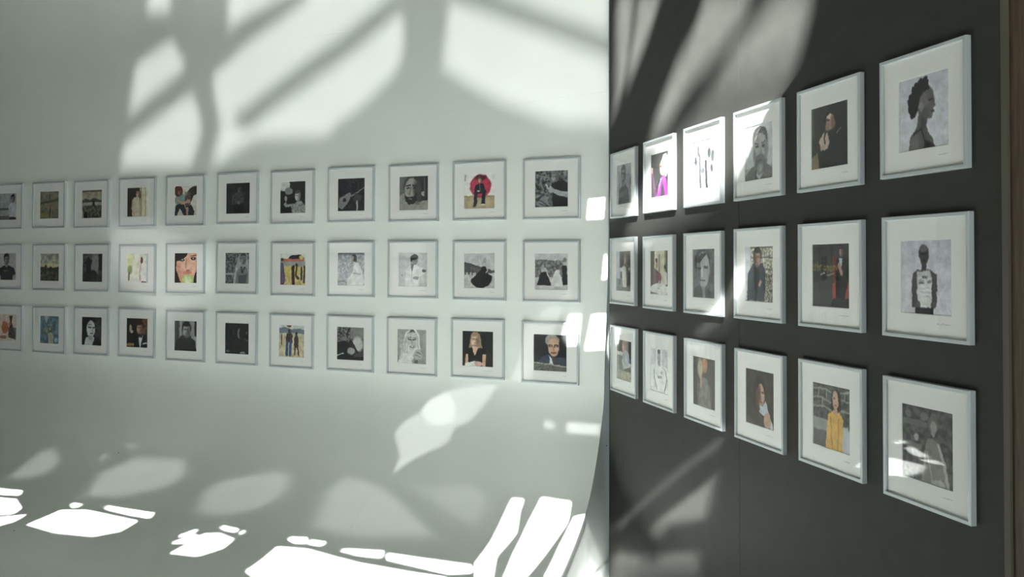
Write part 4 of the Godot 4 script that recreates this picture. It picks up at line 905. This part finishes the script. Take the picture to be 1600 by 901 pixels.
	["silver-framed black and white portrait of a smiling long-haired blonde woman", [["bg", 0x808482, 0x7a7e7c], ["p", [0.06, 0.9, 0.16, 0.6, 0.28, 0.1, 0.44, 0, 0.64, 0, 0.76, 0.2, 0.8, 0.56, 0.7, 0.75, 0.4, 1, 0, 1], 0xb2b6b2], ["n", 0.1, 0.3, 0.36, 0.95, 0x9a9e9a, 0xc0c4c0, 0.08, 0.5], ["e", 0.5, 0.1, 0.09, 0.12, 0x4a4c4c], ["l", [0.44, 0.06, 0.3, 0.3, 0.26, 0.7], 0.03, 0x8a8e8a], ["l", [0.4, 0.1, 0.34, 0.4, 0.34, 0.75], 0.02, 0x7c807c], ["l", [0.36, 0.1, 0.22, 0.5, 0.14, 0.85], 0.02, 0x868a86], ["l", [0.6, 0.06, 0.7, 0.3, 0.72, 0.55], 0.03, 0x8a8e8a], ["e", 0.5, 0.34, 0.18, 0.26, 0xa0a4a0], ["l", [0.38, 0.3, 0.47, 0.31], 0.04, 0x3a3c3c], ["l", [0.54, 0.31, 0.63, 0.3], 0.04, 0x3a3c3c], ["l", [0.36, 0.25, 0.47, 0.24], 0.02, 0x4c4e4e], ["l", [0.54, 0.24, 0.64, 0.25], 0.02, 0x4c4e4e], ["l", [0.5, 0.33, 0.51, 0.42], 0.03, 0x7c807c], ["e", 0.51, 0.5, 0.09, 0.035, 0x484a4a], ["e", 0.51, 0.495, 0.065, 0.018, 0xc4c8c4], ["p", [0.12, 1, 0.16, 0.74, 0.34, 0.7, 0.46, 0.9, 0.56, 1], 0xb4b8b4], ["p", [0.54, 0.78, 0.6, 0.62, 0.74, 0.56, 0.86, 0.66, 0.84, 0.84, 0.7, 0.92], 0x8e928e], ["l", [0.66, 0.66, 0.82, 0.72], 0.02, 0x5a5e5a], ["l", [0.64, 0.74, 0.8, 0.8], 0.02, 0x5a5e5a], ["p", [0.6, 0.9, 0.72, 0.88, 0.7, 1, 0.6, 1], 0x4c4e4e]]],
	["silver-framed colour print of a woman in a black V-neck holding paper", [["bg", 0x15171c, 0x1c1714], ["p", [0.2, 0.5, 0.26, 0.24, 0.34, 0.05, 0.48, 0.02, 0.58, 0.1, 0.62, 0.36, 0.66, 0.5, 0.56, 0.5, 0.4, 0.44, 0.26, 0.5], 0x7c6850], ["f", 0.41, 0.24, 0.19, 0xb89880, 0x846c50, -0.2], ["p", [0.32, 0.44, 0.56, 0.44, 0.46, 0.72, 0.36, 0.72], 0xb4907c], ["p", [0.12, 0.66, 0.16, 0.52, 0.32, 0.46, 0.4, 0.72, 0.54, 0.46, 0.7, 0.52, 0.76, 0.66, 0.66, 0.7, 0.66, 0.86, 0.2, 0.88, 0.2, 0.68], 0x14141a], ["p", [0.12, 0.66, 0.2, 0.66, 0.2, 1, 0.08, 1], 0xac8c74], ["p", [0.66, 0.66, 0.76, 0.64, 0.76, 1, 0.64, 1], 0xb08c6c], ["p", [0.1, 0.92, 0.42, 0.84, 0.46, 1, 0.1, 1], 0xb4bab4], ["e", 0.52, 0.92, 0.13, 0.08, 0xac8878]]],
	["silver-framed colour print of a man in glasses behind an open newspaper", [["bg", 0x14161c, 0x101216], ["e", 0.56, 0.16, 0.22, 0.17, 0x7e7c72], ["e", 0.6, 0.34, 0.17, 0.25, 0xa8846c], ["p", [0.14, 0.82, 0.2, 0.64, 0.46, 0.54, 0.56, 0.6, 0.7, 0.6, 0.9, 0.6, 1, 0.74, 1, 0.92], 0x252e3e], ["p", [0.46, 0.56, 0.54, 0.66, 0.62, 0.84, 0.5, 0.82], 0xaeb4bc], ["p", [0.54, 0.62, 0.72, 0.6, 0.66, 0.84, 0.6, 0.8], 0x3a2e2a], ["r", 0.46, 0.28, 0.58, 0.35, 0x2c2622], ["r", 0.62, 0.28, 0.75, 0.35, 0x2c2622], ["r", 0.49, 0.3, 0.56, 0.335, 0x8c6a56], ["r", 0.65, 0.3, 0.73, 0.335, 0x8c6a56], ["l", [0.6, 0.34, 0.62, 0.44], 0.04, 0x8c6450], ["l", [0.54, 0.5, 0.68, 0.5], 0.04, 0x6a4438], ["p", [0, 0.78, 0.5, 0.8, 1, 0.86, 1, 1, 0, 0.98], 0x4a4c44], ["l", [0, 0.78, 0.5, 0.81, 1, 0.87], 0.03, 0x8c8c80], ["n", 0.05, 0.85, 0.6, 0.97, 0x2c2e2c, 0x74766c, 0.14, 0.4]]],
]
const DARK_PRINTS := [
	["silver-framed black and white print of a short-haired woman on the dark wall by the corner", [["bh", 0x8e9296, 0x787c84], ["p", [0.1, 1, 0.16, 0.66, 0.36, 0.52, 0.62, 0.52, 0.8, 0.7, 0.88, 1], 0x484a4a], ["n", 0.2, 0.6, 0.8, 1, 0x343636, 0x5e6060, 0.1, 0.5], ["p", [0.36, 0.4, 0.56, 0.4, 0.58, 0.56, 0.34, 0.56], 0x6a6c6c], ["f", 0.46, 0.24, 0.2, 0x808282, 0x3c3e3e], ["e", 0.95, 0.45, 0.08, 0.1, 0x4c505c]]],
	["silver-framed colour print of a white-haired man in a purple robe", [["bg", 0x302f30, 0x2a2a2c], ["p", [0.3, 1, 0.44, 0.72, 0.6, 0.56, 0.8, 0.52, 0.92, 0.7, 1, 1], 0x7c2a78], ["p", [0.58, 0.6, 0.74, 0.5, 0.86, 0.62, 0.78, 0.74], 0xa430a0], ["p", [0.4, 0.95, 0.52, 0.64, 0.6, 0.56, 0.62, 0.62], 0x6c78b0], ["p", [0.6, 0.76, 0.7, 0.74, 0.8, 1, 0.56, 1], 0x38303a], ["e", 0.8, 0.24, 0.2, 0.2, 0xa8aeae], ["e", 0.66, 0.34, 0.16, 0.18, 0xb88e74], ["e", 0.84, 0.46, 0.1, 0.1, 0xa8b0b0], ["l", [0.5, 0.32, 0.58, 0.32], 0.04, 0x5c4034], ["l", [0.06, 0.4, 0.16, 0.62, 0.26, 1], 0.11, 0x583050], ["e", 0.07, 0.36, 0.05, 0.07, 0xa08878]]],
	["silver-framed pale high-key print of a group in patterned clothes", [["bg", 0xc8cccc, 0xb0b4b4], ["n", 0, 0.3, 1, 1, 0x848890, 0xd0d4d4, 0.07, 0.2], ["p", [0.06, 0.42, 0.14, 0.26, 0.2, 0.42, 0.16, 0.5], 0x3a3e4c], ["e", 0.26, 0.2, 0.05, 0.12, 0x54585c], ["l", [0.32, 0.3, 0.36, 0.95], 0.07, 0x4a4c50], ["l", [0.6, 0.46, 0.64, 0.98], 0.09, 0x34363a], ["l", [0.44, 0.2, 0.46, 0.5], 0.04, 0x7c8084], ["e", 0.74, 0.28, 0.07, 0.1, 0x3c4044], ["e", 0.9, 0.36, 0.07, 0.12, 0x484c50], ["e", 0.14, 0.6, 0.1, 0.12, 0x9a9e9e], ["e", 0.86, 0.6, 0.08, 0.14, 0x808488], ["e", 0.86, 0.6, 0.04, 0.07, 0x3a3e42], ["e", 0.46, 0.62, 0.08, 0.06, 0x585c60]]],
	["silver-framed black and white portrait of a stern bearded man", [["bg", 0xa6aaac, 0x9ca0a2], ["p", [0, 1, 0.01, 0.88, 0.26, 0.76, 0.8, 0.74, 0.98, 0.82, 1, 1], 0x565856], ["n", 0, 0.78, 1, 1, 0x484a48, 0x6a6c6a, 0.14, 0.6], ["p", [0.36, 0.78, 0.7, 0.76, 0.66, 0.92, 0.52, 1, 0.42, 0.94], 0xa0a4a4], ["e", 0.54, 0.24, 0.26, 0.2, 0x3c3e3c, 0.2], ["e", 0.55, 0.44, 0.24, 0.33, 0x8c8e8c, 0.15], ["e", 0.76, 0.44, 0.07, 0.24, 0x6a6c6a, 0.9], ["p", [0.3, 0.34, 0.3, 0.16, 0.4, 0.06, 0.56, 0.03, 0.72, 0.08, 0.8, 0.2, 0.8, 0.36, 0.75, 0.26, 0.66, 0.17, 0.52, 0.16, 0.4, 0.2, 0.34, 0.28], 0x3e403e], ["l", [0.42, 0.16, 0.56, 0.08], 0.03, 0x6a6c6a], ["l", [0.6, 0.14, 0.7, 0.16], 0.02, 0x5c5e5c], ["l", [0.37, 0.33, 0.5, 0.35], 0.03, 0x4c4e4c], ["l", [0.6, 0.35, 0.73, 0.33], 0.03, 0x4c4e4c], ["e", 0.44, 0.39, 0.06, 0.025, 0x343634, 0.5], ["e", 0.66, 0.39, 0.06, 0.025, 0x343634, 0.5], ["e", 0.58, 0.48, 0.045, 0.09, 0x7a7c7a, 0.8], ["e", 0.56, 0.73, 0.22, 0.18, 0x4c4e4c, 0.35], ["e", 0.35, 0.56, 0.05, 0.12, 0x666866, 0.8], ["e", 0.55, 0.6, 0.15, 0.05, 0x545654, 0.5], ["e", 0.55, 0.655, 0.07, 0.02, 0x3e403e, 0.6], ["e", 0.54, 0.8, 0.1, 0.09, 0x7a7c7a, 0.8], ["p", [0.36, 0.82, 0.42, 0.8, 0.44, 1, 0.36, 0.98], 0x3c3e3c]]],
	["silver-framed dark colour print of a man with a hand at his chin", [["bg", 0x2e2f2c, 0x292825], ["r", 0.5, 0, 1, 1, 0x1d1f21], ["p", [0.24, 1, 0.3, 0.66, 0.5, 0.5, 0.7, 0.36, 0.94, 0.42, 1, 1], 0x1c2023], ["p", [0.34, 0.24, 0.42, 0.14, 0.62, 0.12, 0.72, 0.3, 0.62, 0.5, 0.5, 0.5], 0x241e1c], ["e", 0.54, 0.25, 0.12, 0.15, 0xa89082, 0.3], ["e", 0.46, 0.34, 0.07, 0.08, 0x8c6c5c, 0.6], ["e", 0.6, 0.28, 0.06, 0.12, 0x6c5448, 0.9], ["p", [0.38, 0.26, 0.38, 0.14, 0.46, 0.09, 0.6, 0.09, 0.68, 0.18, 0.67, 0.32, 0.63, 0.2, 0.52, 0.15, 0.44, 0.18], 0x1e1918], ["p", [0.22, 0.54, 0.34, 0.44, 0.46, 0.46, 0.52, 0.6, 0.44, 0.7, 0.26, 0.72], 0x9c8a7c], ["l", [0.38, 0.42, 0.38, 0.6], 0.04, 0x2c2826], ["l", [0.44, 0.24, 0.5, 0.26], 0.03, 0x3a2a24], ["l", [0.7, 0.48, 0.82, 0.4], 0.02, 0x807870], ["p", [0, 1, 0, 0.82, 0.18, 0.72, 0.22, 1], 0x6e5c3c]]],
	["silver-framed black and white profile portrait of a woman with cropped hair", [["bg", 0xa4a6b0, 0xb0b2ba], ["p", [0.2, 1, 0.24, 0.8, 0.36, 0.7, 0.42, 0.52, 0.6, 0.55, 0.56, 0.7, 0.66, 0.86, 0.74, 1], 0x4c4a4a], ["e", 0.54, 0.36, 0.17, 0.22, 0x545252], ["p", [0.62, 0.2, 0.7, 0.3, 0.72, 0.38, 0.74, 0.44, 0.7, 0.48, 0.72, 0.52, 0.66, 0.6, 0.54, 0.6, 0.5, 0.4], 0x545252], ["p", [0.22, 0.42, 0.26, 0.22, 0.36, 0.1, 0.5, 0.05, 0.62, 0.08, 0.62, 0.2, 0.5, 0.24, 0.42, 0.32, 0.4, 0.46, 0.34, 0.54, 0.26, 0.48], 0x1a191b], ["e", 0.25, 0.42, 0.06, 0.08, 0x1a191b], ["e", 0.23, 0.33, 0.045, 0.045, 0x1a191b], ["e", 0.25, 0.25, 0.045, 0.045, 0x1a191b], ["e", 0.3, 0.17, 0.045, 0.045, 0x1a191b], ["e", 0.37, 0.11, 0.045, 0.045, 0x1a191b], ["e", 0.45, 0.07, 0.045, 0.04, 0x1a191b], ["e", 0.54, 0.06, 0.045, 0.04, 0x1a191b], ["e", 0.28, 0.5, 0.04, 0.05, 0x1a191b], ["e", 0.52, 0.33, 0.09, 0.1, 0x625f5f, 0.9], ["e", 0.48, 0.64, 0.05, 0.1, 0x3c3a3a, 0.9], ["e", 0.46, 0.42, 0.045, 0.06, 0x747070], ["l", [0.3, 0.78, 0.46, 0.72, 0.54, 0.9, 0.72, 0.98], 0.025, 0x18181a], ["p", [0.54, 0.9, 0.74, 1, 0.5, 1], 0x18181a], ["l", [0.62, 0.36, 0.68, 0.36], 0.025, 0x1c1c1e], ["l", [0.66, 0.52, 0.71, 0.51], 0.025, 0x2c2a2c], ["p", [0.2, 1, 0.22, 0.84, 0.36, 0.78, 0.44, 1], 0x585656]]],
	["silver-framed print of a figure in a cream robe standing in a dim room", [["bg", 0x4a4d4c, 0x505450], ["r", 0, 0, 0.24, 0.7, 0x9aa2b0], ["r", 0.76, 0.1, 1, 1, 0x2c2e30], ["r", 0, 0.7, 0.5, 1, 0x70787c], ["p", [0.36, 0.42, 0.52, 0.36, 0.66, 0.4, 0.72, 0.9, 0.46, 0.92], 0xaeb0a4], ["r", 0.06, 0.42, 0.6, 0.52, 0xb0b4b4], ["e", 0.6, 0.2, 0.06, 0.12, 0x9c6c54], ["l", [0.58, 0.26, 0.54, 0.38], 0.05, 0xa88c74], ["r", 0.14, 0.5, 0.3, 0.7, 0xa0a4b0], ["e", 0.88, 0.44, 0.06, 0.04, 0x988c6c], ["n", 0, 0.9, 1, 1, 0x5a5c50, 0x787a6c, 0.1, 0.3]]],
	["silver-framed colour print of people at a laid table before tall curtains", [["bg", 0xa8a890, 0xa0a08c], ["r", 0, 0, 0.24, 1, 0x50443e], ["r", 0.26, 0, 0.34, 0.5, 0xb4b4a0], ["r", 0.46, 0.1, 0.56, 0.6, 0x80705c], ["r", 0.8, 0, 0.86, 0.6, 0x867c4c], ["r", 0.86, 0, 1, 0.8, 0x40362e], ["p", [0.04, 0.75, 0.14, 0.45, 0.3, 0.4, 0.5, 0.5, 0.6, 0.75], 0x58464a], ["p", [0.38, 0.7, 0.42, 0.48, 0.56, 0.5, 0.64, 0.62, 0.56, 0.76], 0x704448], ["e", 0.36, 0.3, 0.07, 0.1, 0x8c6c5c], ["e", 0.34, 0.22, 0.07, 0.05, 0x2c2622], ["p", [0.6, 0.76, 0.76, 0.45, 0.92, 0.5, 0.96, 0.76], 0xa8aa9e], ["e", 0.82, 0.36, 0.05, 0.05, 0x2c2a28], ["e", 0.5, 0.88, 0.54, 0.14, 0xb0b4ae], ["l", [0.44, 0.78, 0.5, 0.7], 0.04, 0xb8bcb8], ["l", [0.02, 0.96, 0.4, 0.98], 0.03, 0x5c6058], ["r", 0.4, 0.86, 0.54, 0.88, 0x70747c]]],
	["silver-framed black and white close portrait of a man in a suit", [["bh", 0x5a5d5c, 0x484a4a], ["n", 0.6, 0, 1, 1, 0x404242, 0x6a6c6c, 0.03, 0.4], ["p", [0.04, 1, 0.1, 0.8, 0.34, 0.72, 0.6, 0.74, 0.8, 0.86, 0.9, 1], 0x3a3c3c], ["p", [0.42, 0.76, 0.58, 0.74, 0.56, 1, 0.46, 1], 0x6e7170], ["e", 0.44, 0.28, 0.36, 0.3, 0x383a3a], ["e", 0.48, 0.42, 0.29, 0.36, 0x868988], ["e", 0.28, 0.5, 0.08, 0.26, 0x565858, 0.8], ["l", [0.22, 0.4, 0.38, 0.41], 0.045, 0x2e3030], ["l", [0.52, 0.38, 0.68, 0.37], 0.045, 0x2e3030], ["l", [0.44, 0.4, 0.42, 0.55], 0.05, 0xa0a3a2], ["l", [0.34, 0.65, 0.56, 0.64], 0.035, 0x4a4c4c], ["p", [0.16, 0.24, 0.4, 0.1, 0.7, 0.08, 0.5, 0.18, 0.3, 0.3], 0x2e3030]]],
	["silver-framed colour print of a man in a grey suit before bookshelves", [["bg", 0xa4a69a, 0x9c9e94], ["n", 0.2, 0, 1, 0.5, 0x6a6858, 0xc0c0b0, 0.12], ["l", [0.2, 0.02, 1, 0.02], 0.03, 0x5c5c50], ["l", [0.2, 0.2, 1, 0.2], 0.025, 0x54544a], ["l", [0.2, 0.42, 1, 0.42], 0.025, 0x54544a], ["n", 0.6, 0.5, 1, 1, 0x3c3a34, 0xa09c88, 0.14], ["r", 0, 0, 0.18, 1, 0xa4aab0], ["p", [0.06, 0.98, 0.1, 0.5, 0.28, 0.32, 0.62, 0.3, 0.74, 0.5, 0.7, 0.98], 0x363c44], ["p", [0.34, 0.34, 0.52, 0.32, 0.5, 0.6, 0.4, 0.98, 0.36, 0.98], 0x1c1e22], ["f", 0.44, 0.2, 0.17, 0xa07a68, 0x28221e, 0.2], ["p", [0.46, 0.7, 0.54, 0.6, 0.62, 0.62, 0.54, 0.74], 0xa08070]]],
	["silver-framed dark print with gold lettering, a red chair and a man", [["bg", 0x2c2e2e, 0x232524], ["n", 0, 0, 1, 1, 0x242626, 0x363838, 0.04, 0.3], ["p", [0, 0.62, 0.5, 0.55, 0.6, 0.75, 0.5, 1, 0, 1], 0x3a3d3b], ["r", 0.5, 0.06, 0.56, 0.3, 0x1d2022], ["p", [0.54, 0.2, 0.68, 0.18, 0.66, 0.84, 0.54, 0.86], 0x5c2a28], ["r", 0.55, 0.62, 0.64, 0.86, 0x8c3430], ["r", 0.86, 0.62, 0.98, 0.86, 0x8c3830], ["p", [0.64, 0.86, 0.66, 0.26, 0.76, 0.2, 0.9, 0.22, 0.96, 0.5, 0.88, 0.86], 0x1c1d1f], ["p", [0.72, 0.22, 0.82, 0.2, 0.79, 0.34, 0.74, 0.34], 0xa0a8b0], ["r", 0.72, 0.2, 0.82, 0.23, 0x26304c], ["f", 0.77, 0.12, 0.08, 0x9c7c70, 0x2c2422], ["l", [0.74, 0.34, 0.78, 0.46], 0.07, 0x94786c], ["l", [0.04, 0.34, 0.04, 0.42, 0.09, 0.42, 0.09, 0.33], 0.018, 0x84702c], ["l", [0.13, 0.3, 0.13, 0.42], 0.018, 0x84702c], ["l", [0.13, 0.36, 0.17, 0.35, 0.17, 0.42], 0.018, 0x84702c], ["l", [0.21, 0.42, 0.21, 0.35, 0.25, 0.35], 0.018, 0x84702c], ["l", [0.32, 0.35, 0.37, 0.35, 0.37, 0.42, 0.32, 0.42, 0.32, 0.38], 0.018, 0x84702c], ["l", [0.41, 0.45, 0.41, 0.35, 0.45, 0.36, 0.45, 0.42], 0.018, 0x84702c], ["l", [0.49, 0.35, 0.49, 0.42, 0.53, 0.42, 0.53, 0.35, 0.49, 0.35], 0.018, 0x84702c], ["l", [0.57, 0.42, 0.57, 0.35, 0.61, 0.36, 0.61, 0.42], 0.018, 0x84702c], ["l", [0.65, 0.35, 0.67, 0.42, 0.7, 0.35], 0.018, 0x84702c], ["l", [0.24, 0.48, 0.34, 0.47], 0.02, 0xa0a4a0], ["l", [0.4, 0.49, 0.6, 0.47], 0.02, 0x9c8480]]],
	["silver-framed black and white print of a thin man holding up a document", [["bg", 0xa2a4ae, 0xb0b2ba], ["p", [0.22, 0.9, 0.23, 0.46, 0.34, 0.4, 0.6, 0.4, 0.72, 0.46, 0.7, 0.9, 0.62, 0.9, 0.62, 0.5, 0.32, 0.5, 0.32, 0.9], 0x403e40], ["p", [0.32, 0.42, 0.6, 0.42, 0.62, 0.6, 0.32, 0.6], 0xa4a6a4], ["e", 0.46, 0.2, 0.1, 0.15, 0x353335], ["r", 0.42, 0.3, 0.52, 0.42, 0x3a383a], ["e", 0.46, 0.11, 0.08, 0.05, 0x5a5658], ["l", [0.41, 0.19, 0.51, 0.19], 0.025, 0x1c1a1c], ["l", [0.42, 0.28, 0.5, 0.28], 0.02, 0x1e1c1e], ["r", 0.35, 0.5, 0.62, 0.9, 0xb8bcba], ["r", 0.42, 0.49, 0.54, 0.52, 0x5c6062], ["l", [0.37, 0.55, 0.45, 0.55], 0.015, 0x70747c], ["l", [0.37, 0.58, 0.46, 0.58], 0.02, 0x585c60], ["e", 0.57, 0.56, 0.03, 0.025, 0x70747c], ["l", [0.38, 0.65, 0.58, 0.65], 0.01, 0x8c9094], ["l", [0.38, 0.7, 0.58, 0.7], 0.01, 0x8c9094], ["l", [0.38, 0.76, 0.58, 0.76], 0.01, 0x8c9094], ["e", 0.34, 0.87, 0.05, 0.05, 0x4c4a4a], ["e", 0.64, 0.87, 0.05, 0.05, 0x4c4a4a], ["r", 0.3, 0.92, 0.66, 1, 0x1c1d20]]],
	["silver-framed colour print of a person sitting cross-legged and reading", [["bg", 0x5e605a, 0x80827a], ["r", 0.8, 0, 1, 0.6, 0x1c1c22], ["r", 0, 0, 0.36, 0.3, 0x4c4644], ["r", 0, 0.3, 0.4, 0.4, 0xa8aaa4], ["p", [0.36, 0.6, 0.42, 0.3, 0.6, 0.22, 0.8, 0.3, 0.9, 0.55, 0.86, 0.7, 0.5, 0.78], 0x90989c], ["e", 0.5, 0.12, 0.14, 0.14, 0x70685c], ["e", 0.44, 0.18, 0.09, 0.1, 0x9c7c6c], ["l", [0.36, 0.52, 0.62, 0.7, 0.9, 0.58], 0.08, 0xa4a8a4], ["p", [0.36, 0.76, 0.9, 0.64, 1, 0.74, 0.5, 0.82], 0x34342e], ["e", 0.6, 0.88, 0.4, 0.12, 0x8c8a70, 0.3], ["n", 0.1, 0.78, 1, 1, 0x5a5a48, 0xa4a28c, 0.1, 0.5], ["e", 0.84, 0.5, 0.05, 0.04, 0x4c5ca0]]],
	["silver-framed pale print of a man in a white T-shirt with printed letters", [["bg", 0xbcc0be, 0xb8bcba], ["r", 0.04, 0.04, 0.28, 0.42, 0xa2a6a8], ["r", 0.66, 0.04, 0.94, 0.42, 0xa4a8aa], ["p", [0.2, 0.96, 0.18, 0.5, 0.3, 0.4, 0.66, 0.4, 0.84, 0.5, 0.84, 0.96], 0xbcc0be], ["e", 0.46, 0.18, 0.1, 0.15, 0x8c9294], ["e", 0.46, 0.08, 0.08, 0.05, 0x4a4e50], ["r", 0.4, 0.3, 0.54, 0.42, 0x767c7e], ["l", [0.2, 0.52, 0.2, 0.7, 0.34, 0.94], 0.05, 0x74787a], ["l", [0.84, 0.5, 0.9, 0.68, 0.78, 0.96], 0.05, 0x707476], ["l", [0.3, 0.42, 0.2, 0.52], 0.025, 0x989c9e], ["l", [0.66, 0.42, 0.84, 0.5], 0.025, 0x8c9092], ["r", 0.4, 0.63, 0.44, 0.69, 0x54585c], ["r", 0.46, 0.63, 0.51, 0.69, 0x54585c], ["r", 0.53, 0.63, 0.57, 0.69, 0x54585c], ["r", 0.59, 0.63, 0.63, 0.69, 0x54585c], ["e", 0.6, 0.54, 0.03, 0.05, 0x8a8e90]]],
	["silver-framed brown-grey print of a figure in a long flowing dress", [["bh", 0x4a4844, 0x44423e], ["p", [0.24, 1, 0.3, 0.6, 0.4, 0.4, 0.62, 0.4, 0.72, 0.6, 0.8, 1], 0x6e6c66], ["n", 0.2, 0.55, 0.85, 1, 0x5c5b56, 0x7c7a72, 0.04, 0.5], ["e", 0.32, 0.22, 0.12, 0.2, 0x98937c, 0.5], ["e", 0.52, 0.14, 0.12, 0.16, 0x9c6e4c, 0.5], ["e", 0.56, 0.08, 0.06, 0.05, 0xa8683c, 0.6], ["l", [0.34, 0.36, 0.36, 0.6], 0.07, 0xa08468], ["r", 0, 0, 0.18, 1, 0x37352f], ["p", [0.72, 0.1, 1, 0.06, 1, 1, 0.84, 1], 0x45433f]]],
	["silver-framed dark portrait of a woman in a sleeveless white top", [["bg", 0x382f2b, 0x342c29], ["n", 0, 0, 1, 1, 0x2c2522, 0x423833, 0.04, 0.3], ["e", 0.48, 0.36, 0.2, 0.26, 0x241c19], ["e", 0.53, 0.42, 0.14, 0.21, 0xa0826f, 0.25], ["e", 0.44, 0.44, 0.09, 0.22, 0x54403a, 0.8], ["p", [0.38, 0.36, 0.38, 0.22, 0.46, 0.15, 0.58, 0.15, 0.67, 0.24, 0.69, 0.44, 0.64, 0.3, 0.55, 0.24, 0.46, 0.26], 0x211916], ["l", [0.52, 0.62, 0.6, 0.68], 0.1, 0x8a6c5c], ["l", [0.43, 0.4, 0.5, 0.4], 0.035, 0x3a2a24], ["l", [0.57, 0.39, 0.64, 0.38], 0.03, 0x3a2a24], ["l", [0.53, 0.42, 0.54, 0.5], 0.03, 0x7c5e50], ["l", [0.48, 0.56, 0.58, 0.56], 0.03, 0x6c4038], ["p", [0.48, 0.74, 0.5, 0.64, 0.62, 0.62, 0.7, 0.52, 0.8, 0.7, 0.94, 0.9, 0.96, 1, 0.86, 1, 0.74, 0.8, 0.6, 0.78], 0x9aa4ae], ["e", 0.76, 0.86, 0.12, 0.14, 0xa07e68], ["p", [0, 1, 0.06, 0.8, 0.14, 0.86, 0.3, 1], 0x4a403a]]],
	["silver-framed colour print of a woman in a yellow jacket by a stone wall", [["bg", 0x454745, 0x505250], ["n", 0, 0, 1, 0.6, 0x343634, 0x565856, 0.06], ["l", [0, 0.1, 0.3, 0.08, 0.55, 0.12, 1, 0.06], 0.025, 0x858780], ["l", [0, 0.24, 0.24, 0.22, 0.5, 0.28], 0.025, 0x808279], ["l", [0.7, 0.2, 1, 0.22], 0.025, 0x808279], ["l", [0, 0.38, 0.3, 0.36, 0.5, 0.4], 0.025, 0x808279], ["l", [0.74, 0.36, 1, 0.38], 0.025, 0x808279], ["l", [0.16, 0.1, 0.14, 0.24], 0.025, 0x808279], ["l", [0.36, 0.09, 0.38, 0.26], 0.025, 0x808279], ["l", [0.26, 0.23, 0.24, 0.37], 0.025, 0x808279], ["l", [0.86, 0.08, 0.84, 0.22], 0.025, 0x808279], ["r", 0, 0.56, 0.5, 0.74, 0x7c807c], ["p", [0.72, 1, 0.74, 0.62, 0.92, 0.6, 1, 0.66, 1, 1], 0x9aa0a4], ["p", [0.34, 1, 0.42, 0.46, 0.56, 0.38, 0.74, 0.4, 0.82, 0.5, 0.78, 1], 0xb48c24], ["l", [0.48, 0.5, 0.52, 0.98], 0.025, 0x8c6a18], ["l", [0.7, 0.5, 0.68, 0.98], 0.025, 0x8c6a18], ["p", [0.48, 0.38, 0.52, 0.1, 0.66, 0.04, 0.76, 0.14, 0.76, 0.36, 0.68, 0.4], 0x332622], ["e", 0.61, 0.22, 0.08, 0.15, 0xa48674], ["l", [0.57, 0.2, 0.61, 0.2], 0.02, 0x4c362c], ["l", [0.58, 0.3, 0.64, 0.3], 0.02, 0x84483c], ["e", 0.62, 0.4, 0.05, 0.06, 0xa08070]]],
	["silver-framed black and white print of a woman in a wide skirt in an old kitchen", [["bg", 0x383a38, 0x404240], ["n", 0, 0, 1, 1, 0x242624, 0x545654, 0.06, 0.2], ["r", 0, 0.2, 0.5, 0.28, 0x565854], ["r", 0, 0.5, 0.4, 0.58, 0x5c5e5a], ["e", 0.12, 0.12, 0.06, 0.05, 0x5c5e5c], ["e", 0.44, 0.12, 0.08, 0.06, 0x5e605e], ["e", 0.28, 0.42, 0.05, 0.05, 0x868884], ["e", 0.62, 0.2, 0.09, 0.14, 0x54564f], ["e", 0.62, 0.26, 0.06, 0.1, 0x7c7e7a], ["p", [0.44, 0.66, 0.5, 0.42, 0.62, 0.38, 0.76, 0.46, 0.84, 0.7, 0.92, 1, 0.36, 1, 0.4, 0.8], 0x62645f], ["l", [0.72, 0.46, 0.84, 0.72, 0.9, 1], 0.06, 0x8a8c86], ["l", [0.5, 0.6, 0.6, 0.98], 0.03, 0x80827c], ["l", [0.46, 0.6, 0.42, 0.96], 0.04, 0x767874], ["n", 0.02, 0.84, 0.34, 0.98, 0x34363a, 0x7c7e7a, 0.1], ["e", 0.72, 0.96, 0.12, 0.05, 0x8c8e88]]],
]
